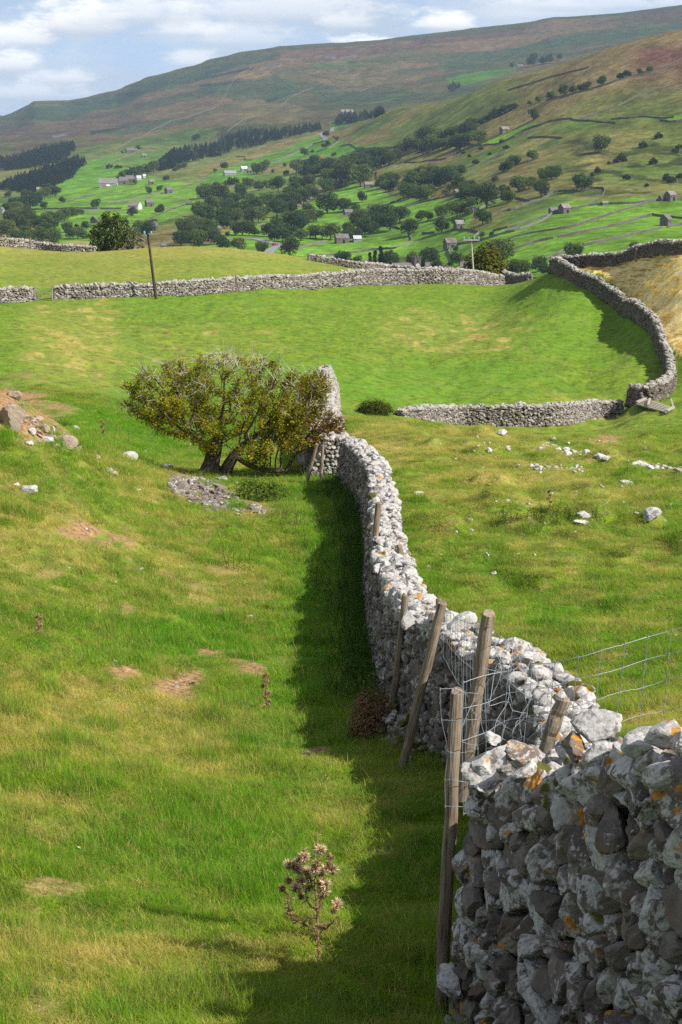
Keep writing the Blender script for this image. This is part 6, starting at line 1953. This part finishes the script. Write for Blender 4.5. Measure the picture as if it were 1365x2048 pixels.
def post(base, top, d, wpx, label, dtop=None, embed=.35, group='fence posts along the wall', name='fence_post'):
    a, s = ray(*base); pb = np.array([a * d, d, 0.0]); zb = -s * d
    g = float(ground(pb[0], d)[0]); pb[2] = g if g < zb + .35 and g > zb - 1.4 else zb
    a2, s2 = ray(*top); dt = dtop or d; pt = np.array([a2 * dt, dt, -s2 * dt])
    L_ = np.linalg.norm(pt - pb); ax = (pt - pb) / L_
    r0 = .92 * wpx / 2 / FPX * d
    mb = MB(); zs = np.r_[-embed, np.linspace(0, L_ - .012, 9), L_]
    mb.tube([(R.normal(0, .004), R.normal(0, .004), z) for z in zs], [r0 * 1.03] + [r0 * R.uniform(.96, 1.05) for _ in range(9)] + [r0 * .86], 14)
    o = mb.build(name, m_post, smooth=False)
    o.location = pb
    o.rotation_mode = 'QUATERNION'; o.rotation_quaternion = mathutils.Vector(ax).to_track_quat('Z', 'Y')
    tag(o, label, 'fence post', group)
    return pb, pt


post((882, 2020), (914, 1383), 10.35, 31, 'thick upright fence post at the end of the near wall, wire net fixed to it')
post((938, 1500), (978, 1227), 11.3, 31, 'stout fence post with a sawn flat top behind the near wall end')
post((803, 1527), (886, 1205), 19.2, 21, 'long slanting fence post leaning against the long wall, its foot in the grass')
post((781, 1400), (812, 1189), 22.0, 16, 'leaning fence post just above the dead brown plant')
post((737, 1178), (758, 1005), 31.5, 14, 'leaning fence post halfway along the long wall')
post((822, 1190), (800, 1092), 28.5, 13, 'grey post stub leaning on the right side of the long wall')
post((895, 1260), (877, 1197), 22.0, 14, 'short post just behind the long slanting one')
post((1098, 1480), (1126, 1396), 10.7, 33, 'short mossy post stub in the tangled wire behind the near wall')
post((776, 960), (756, 903), 50, 10, 'pale leaning post on the right of the wall near the hawthorn')
post((752, 930), (741, 906), 52, 6, 'thin grey post left of the pale leaning one on the wall')
post((722, 920), (712, 885), 54, 7, 'thin post on the wall crest just right of the hawthorn')
post((699, 897), (695, 879), 58, 6, 'small post at the bend of the wall by the red berries')
post((642, 965), (646, 890), 55.5, 8, 'upright post before the wall under the hawthorn berries')
post((614, 985), (634, 888), 55.0, 8, 'dark slanting post before the wall under the hawthorn')
post((62, 497), (61, 476), 256, 4, 'small pale post in the skyline wall on the left hill', group=None)
post((1273, 519), (1273, 496), 181, 4.5, 'pale post standing before the brow wall on the right', group=None)
post((1210, 530), (1211, 512), 188, 3, 'thin post before the brow wall left of the pale one', group=None)


def netting(name, grid, label, r0=.0021, kinks=.006, sub=3):
    """woven stock wire: rows of horizontal wires tied to uprights; grid[row][column] are points"""
    G = np.array(grid); mb = MB(); nr, nc = G.shape[:2]
    G = G + R.normal(0, kinks, G.shape)
    for r_ in range(nr):
        P = smooth_path3(G[r_], 6); P = P + R.normal(0, .0012, P.shape)
        mb.tube(P, r0 * (1.25 if r_ in (0, nr - 1) else 1), 5, cap=False)
    for c in range(nc):
        P = smooth_path3(G[:, c], 5)
        mb.tube(P, r0 * .95, 5, cap=False)
        for r_ in range(nr):                                   # knots
            q = G[r_, c]; mb.tube([q - (0, 0, .009), q + (0, 0, .009)], r0 * 2.1, 5)
    tag(mb.build(name, m_wire, smooth=True), label, 'wire fence')


def smooth_path3(P, n):
    P = np.asarray(P, float)
    if len(P) < 3: return np.linspace(P[0], P[-1], n + 1)
    Q = np.vstack([2 * P[0] - P[1], P, 2 * P[-1] - P[-2]]); out = []
    u = np.linspace(0, 1, n, endpoint=False)[:, None]
    for i in range(len(P) - 1):
        p0, p1, p2, p3 = Q[i:i + 4]
        out.append(.5 * (2 * p1 + (p2 - p0) * u + (2 * p0 - 5 * p1 + 4 * p2 - p3) * u ** 2 + (3 * p1 - p0 - 3 * p2 + p3) * u ** 3))
    return np.vstack(out + [P[-1:]])


tv = lambda u: np.interp(u, [900, 925, 965, 1050, 1140, 1185, 1230, 1320, 1365, 1600], [1392, 1366, 1352, 1336, 1318, 1307, 1293, 1267, 1255, 1190])
us = np.arange(925, 1640, 46.5)
rows = []
for off in (0, 47, 100, 160, 225):
    row = []
    for u in us:
        v = tv(u) + off * (1 if u > 1000 else 1.15) + (2 * math.sin(u * .05 + off) if off else 0)
        row.append(top_at(u + (off * -.10 if u > 1000 else 0), v, 10.25 + .1 * math.sin(u * .02)))
    rows.append(row)
netting('wire_netting', rows, 'sagging galvanised stock netting strung from the thick post across to the right edge', .0019, .003)
# slack netting from the slanting post to the stout one
rows = []
for k, off in enumerate((0, 26, 58, 100)):
    row = []
    for j, q in enumerate(np.linspace(0, 1, 16)):
        d = 19.0 + (11.4 - 19.0) * q
        u = 888 + (976 - 888) * q; v = np.interp(q, [0, .35, .7, 1], [1216, 1240, 1245, 1236]) + off * (1 + .9 * q)
        row.append(top_at(u, v, d))
    rows.append(row)
netting('wire_netting', rows, 'slack netting hanging over the long wall between the slanting post and the stout post', .0019)
# collapsed tangle behind the near wall
rows = []
r = np.random.default_rng(9)
for k in range(6):
    row = []
    for j in range(10):
        q, w_ = j / 9, k / 5
        u = (985 + 145 * q) * (1 - w_) + (925 + 175 * q) * w_; v = (1245 + 150 * q) * (1 - w_) + (1475 + 5 * q) * w_
        row.append(top_at(u + r.normal(0, 8), v + r.normal(0, 8), 11.4 - .5 * w_ + r.normal(0, .08)))
    rows.append(row)
netting('wire_netting', rows, 'crumpled wire netting heaped over the wall behind the near wall end', .0017, .015)
# net loosely hooked round the thick post
rows = [[top_at(u + r.normal(0, 3), v + r.normal(0, 3), 10.1) for u in (893, 906, 932, 958)] for v in (1385, 1440, 1500, 1560, 1610)]
netting('wire_netting', rows, 'strip of netting hooked round the thick post by the near wall', .0017, .008)
# far net on the right side of the wall
rows = [[top_at(u, v + o_, d_) for u, v, d_ in ((712, 888, 54), (728, 895, 53), (742, 903, 52), (757, 905, 50), (768, 925, 48), (779, 948, 46))] for o_ in (0, 9, 20)]
netting('wire_netting', rows, 'fine old netting between the posts on the far right side of the wall', .004)


def gate_mesh(t_, L_, H_, bars=5, th=.06):
    zs = [0, .2, .42, .68, 1.0][:bars]
    for z in zs:
        mb = MB(); mb.bar((0, 0, .1 + z * H_), (L_, 0, .1 + z * H_), .10, .05); mb.build('rail', m_gate, t_)
    for x in (0, L_):
        mb = MB(); mb.bar((x, -.01, 0), (x, -.01, .22 + H_), .11, .09); mb.build('stile', m_gate, t_)
    mb = MB(); mb.bar((.05, .05, .12), (L_ * .95, .05, .08 + H_), .09, .05); mb.build('brace', m_gate, t_)


pa = hit(71, 601, 140); pb = hit(108, 597, 140)
t_ = empty('field_gate', pa + (0, 0, .05)); t_.rotation_euler = (0, 0, math.atan2(pb[1] - pa[1] - 1.0, pb[0] - pa[0])); tag(t_, 'pale wooden five bar gate closing the gap in the far wall', 'gate')
gate_mesh(t_, math.hypot(*(pb - pa)[:2]), .95)
# the gate thrown down beside the wall end
q = [hit(u, v, 95) + (0, 0, .18) for u, v in ((1274, 813), (1333, 830), (1347, 823), (1292, 805))]
t_ = empty('broken_gate', q[0]); tag(t_, 'fallen grey wooden gate lying on the grass at the end of the curving wall', 'gate')
Q = [p - q[0] for p in q]
for k in range(5):
    f = k / 4; mb = MB(); mb.bar(Q[0] * (1 - f) + Q[3] * f, Q[1] * (1 - f) + Q[2] * f, .16, .09); mb.build('rail', m_gate, t_)
mb = MB(); mb.bar(Q[0] + (0, 0, .12), Q[3] + (0, 0, .12), .22, .12); mb.build('stile', m_gate, t_)
mb = MB(); mb.bar(Q[1] + (0, 0, .1), Q[2] + (0, 0, .1), .2, .12); mb.build('stile', m_gate, t_)
mb = MB(); mb.bar(Q[2] + (0, 0, .1), Q[2] + (-.15, .2, .62), .13, .1); mb.build('slat', m_gate, t_)
mb = MB(); mb.bar(Q[0] * .6 + Q[1] * .4 + (0, 0, .15), Q[3] * .85 + Q[2] * .15 + (0, 0, .18), .14, .08); mb.build('brace', m_gate, t_)

# telegraph poles
def pole(base, top, d, wpx, mat, label, arm=None, embed=0.5):
    a, s = ray(*base); pb = np.array([a * d, d, -s * d]); a2, s2 = ray(*top); pt = np.array([a2 * d, d, -s2 * d])
    t_ = empty('telegraph_pole', pb); tag(t_, label, 'pole')
    v = pt - pb; r0 = wpx / 2 / FPX * d
    mb = MB(); mb.tube([-v * (embed / np.linalg.norm(v)), v * .3, v * .65, v], [r0 * 1.1, r0, r0 * .9, r0 * .78], 12); mb.build('post', mat, t_)
    ex = np.array([1.0, 0, 0])
    if arm:
        mb = MB(); mb.bar(v - ex * arm + (0, -.2, -.12), v + ex * arm + (0, -.2, -.12), .16, .12); mb.build('crossarm', mat, t_)
        xs = (-arm * .92, -arm * .35, arm * .35, arm * .92)
    else: xs = (-.32, .36)
    for x in xs:
        mb = MB(); c = v + ex * x + (0, -.2, -.05)
        if not arm: mb.tube([v + (0, 0, -.35), c + (0, 0, .0)], .05, 5)
        mb.tube([c, c + (0, 0, .12), c + (0, 0, .3), c + (0, 0, .36)], [.07, .11, .10, .04], 8); mb.build('insulator', m_ins, t_)


pole((312, 594), (296, 468), 184, 5.6, m_polew, 'dark leaning telegraph pole standing before the far wall')
pole((949, 572), (943, 478), 236, 3.6, m_polep, 'pale upright telegraph pole with a crossarm behind the far wall', 1.05)

# ================================================================ ROCKS
m_pale = stone_mat('pale_outcrop', (.20, .185, .165), (.36, .34, .31), (.47, .46, .44), .9, .5, .7)
m_grit = stone_mat('brown_gritstone', (.14, .095, .06), (.31, .215, .135), (.40, .35, .30), .4, .45, .8)
m_grey = stone_mat('grey_boulder', (.12, .115, .11), (.27, .26, .25), (.44, .44, .43), .7, .5, .7)


def rock(u, v, w_, h_, label, mat=None, dmin=20, group=None, depth=.8, rot=None, k=None, rocks=None, sink=.25, name='rock'):
    p = hit(u, v, dmin); wm = w_ / FPX * p[1]; hm = h_ / FPX * p[1]
    mb = MB(); RV, RF = rocks or (ROCK2 if w_ < 60 else ROCK3)
    i = int(R.integers(0, len(RV))) if k is None else k
    V = RV[i] * (wm / 2, wm / 2 * depth, hm * .62)
    V = V @ (rotz(np.array(R.uniform(-.6, .6) if rot is None else rot)) @ rotx(np.array(R.normal(0, .12))) @ roty(np.array(R.normal(0, .12)))).T
    c = np.tile((R.uniform(.4, .9), .12, R.uniform(.5, .85), 0), (len(V), 1))
    mb.add(V, RF, c); o = mb.build(name, mat or m_pale); o.location = p + (0, 0, hm * (.5 - sink))
    tag(o, label, 'rock', group); return o


for (u, v, w_, h_, lab, mt) in [
    (25, 856, 72, 62, 'big tilted brown boulder in the eroded bank at the left edge', m_grit), (28, 796, 34, 24, 'pale slab on top of the eroded bank', m_grit), (88, 862, 30, 22, 'brown block right of the big tilted boulder', m_grit),
    (132, 892, 52, 26, 'long flat pinkish boulder below the eroded bank', m_grit), (95, 884, 30, 20, 'grey block left of the long pinkish boulder', m_pale), (106, 862, 16, 12, 'small pale stone over the grey block', m_pale),
    (58, 983, 48, 20, 'flat grey slab alone on the left slope', m_grey), (33, 972, 14, 8, 'small pale stone left of the flat grey slab', m_pale),
    (260, 922, 38, 24, 'rough grey boulder in the tree shadow', m_grey), (152, 862, 16, 13, 'small pale boulder at the top of the shadow strip', m_grey), (334, 938, 24, 16, 'dark rock in the tree shadow left of the trunks', m_grey),
    (214, 944, 26, 16, 'sharp grey stone on the left slope', m_grey), (228, 950, 18, 10, 'pale flat stone beside the sharp grey one', m_pale), (195, 918, 14, 12, 'pale stone between the long pinkish boulder and the grey one', m_pale), (60, 890, 18, 10, 'pale stone at the foot of the eroded bank', m_pale), (110, 895, 20, 9, 'pale flat stone under the long pinkish boulder', m_pale), (12, 818, 14, 10, 'small brown stone in the eroded bank', m_grit), (66, 868, 20, 14, 'grey stone in the nettles by the eroded bank', m_pale),
    (1303, 1036, 44, 24, 'pointed grey boulder standing alone in the right pasture', m_grey), (1166, 1032, 36, 13, 'low rounded grey boulder in the right pasture', m_grey), (1163, 1047, 40, 10, 'white flat rock just below the low rounded boulder', m_pale), (1005, 869, 20, 12, 'white rounded rock below the short broken wall', m_pale),
    (1135, 912, 22, 16, 'white jagged rock on the rim of the hollow', m_pale), (1147, 906, 18, 12, 'white rock right behind the jagged one', m_pale), (1173, 908, 16, 11, 'white rock right of the jagged pair', m_pale), (1213, 918, 24, 9, 'long white rock on the rim', m_pale), (1078, 902, 16, 10, 'pale rock on the rim left of the jagged one', m_pale),
    (1253, 968, 28, 13, 'cluster like pale rock above the pointed boulder', m_pale), (838, 990, 22, 9, 'pale rock right of the long wall', m_pale), (785, 970, 8, 6, 'small white stone near the old netting', m_pale), (1016, 1004, 11, 7, 'small white stone left of the pale thistle', m_pale), (1057, 1010, 12, 9, 'white stone at the foot of the pale thistle', m_pale), (1108, 880, 10, 7, 'small white stone on the rim far left', m_pale), (980, 905, 14, 12, 'pale stone in a brown scar', m_pale), (1018, 902, 12, 9, 'white stone right of the brown scar', m_pale), (940, 1040, 14, 5, 'flat white stone above the long wall', m_pale), (858, 1138, 13, 10, 'pale grey stone right of the wall stub post', m_pale), (988, 1150, 12, 9, 'pale stone set in a grass mound', m_pale), (1045, 1072, 13, 7, 'small white stone in mid right pasture', m_pale), (1205, 975, 14, 6, 'flat white stone left of the pale cluster rock', m_pale)]:
    rock(u, v, w_, h_, lab, mt)

# strips of broken limestone pavement
def rubble(name, f, n, szpx, label, mat, kind='stuff', seed=1, dmin=20, flat=.6, wh=(.35, .95)):
    r = np.random.default_rng(seed); mb = MB(); P = []; S_ = []
    for k in range(n):
        u, v = f(r); p = hit(u, v, dmin); s = szpx * np.exp(r.normal(0, .4)) / FPX * p[1] / 2; P.append(p + (0, 0, s * .2)); S_.append((s * r.uniform(.8, 1.5), s, s * flat * r.uniform(.6, 1.3)))
    n_ = len(P); stamp(mb, ROCK1 if szpx < 9 else ROCK2, np.array(P), np.array(S_), r.uniform(0, 6, n_), r.normal(0, .35, n_), r.normal(0, .35, n_), np.c_[r.uniform(.2, 1, n_), np.full(n_, .1), r.uniform(*wh, n_), np.zeros(n_)])
    tag(mb.build(name, mat), label, 'rubble', kind=kind)


rubble('limestone_rubble', lambda r: (1060 + 105 * r.random(), 935 + 4 * r.normal() + 4 * r.random()), 60, 9, 'strip of broken white limestone in the right pasture', m_pale, seed=1)
rubble('limestone_rubble', lambda r: (lambda q: (1270 + 130 * q, 932 + 18 * max(0, q - .1) + 3 * r.normal()))(r.random()), 70, 10, 'white limestone outcrop at the right edge of the pasture', m_pale, seed=2)
rubble('limestone_rubble', lambda r: (lambda q: (1085 + 130 * q, 893 + 22 * q + 3 * r.normal()))(r.random()), 40, 7, 'scattered white stones along the rim of the hollow', m_pale, seed=3)
rubble('loose_stones', lambda r: (lambda q: (20 + 115 * q + 10 * r.normal(), 818 + 75 * q + 7 * r.normal()))(r.random()), 90, 9, 'brown and pale loose stones in the eroded bank', m_grit, seed=4)
rubble('scree', lambda r: (lambda q, w_: (340 + 190 * q, 966 + 62 * q + (34 - 12 * q) * (w_ - .5 + .13 * r.normal()) * (.35 + 1.3 * math.sin(math.pi * min(1, q + .12)))))(r.random(), r.random()), 760, 9, 'fan of grey loose scree below the hawthorn trunks', m_stone, seed=5, wh=(.05, .55))
rubble('loose_stones', lambda r: (390 + 60 * r.random() + 8 * r.normal(), 955 + 8 * r.normal()), 60, 8, 'grey stones piled round the hawthorn roots', m_grey, seed=6)
rubble('loose_stones', lambda r: (325 + 70 * r.random(), 1368 + 8 * r.normal()), 14, 8, 'small brown stones on the bare earth patch', m_grit, seed=7)
PEB = ROCK2
proto_p = None; items = []
r = np.random.default_rng(77)
for k in range(70):
    items.append((r.uniform(880, 1360), r.uniform(880, 1340) if r.random() < .3 else r.uniform(870, 1090), r.uniform(4, 10), 'small white limestone lump scattered in the right pasture', 'white lumps in the right pasture'))
for k in range(45):
    q = r.random(); items.append((r.uniform(130, 560), 880 + 330 * q ** 1.4 + r.normal(0, 15), r.uniform(4, 9), 'small pale stone scattered on the left slope below the bank', 'pale stones on the left slope'))
for (u, v) in ((42, 1683), (80, 1678), (20, 1690), (408, 1698), (215, 1640), (290, 1655), (780, 1935), (500, 1235), (350, 1340), (230, 1325), (158, 1698)):
    items.append((u, v, r.uniform(9, 14), 'small pale stone in the foreground grass', 'pale stones in the foreground grass'))
for (u, v, w_, lab, grp) in items:
    p = hit(u, v, 9)
    s = w_ / FPX * p[1] / 2
    if proto_p is None:
        mb = MB(); mb.add(ROCK2[0][3] * (1, .8, .6), ROCK2[1], np.tile((.7, .1, .7, 0), (len(ROCK2[0][3]), 1))); proto_p = mb.build('stone', m_pale); o = proto_p
    else: o = proto_p.copy(); COL.objects.link(o)
    o.location = p + (0, 0, s * .25); o.scale = (s * r.uniform(.8, 1.3), s, s * r.uniform(.8, 1.2)); o.rotation_euler = (r.normal(0, .3), r.normal(0, .3), r.uniform(0, 6.28))
    tag(o, lab, 'stone', grp)
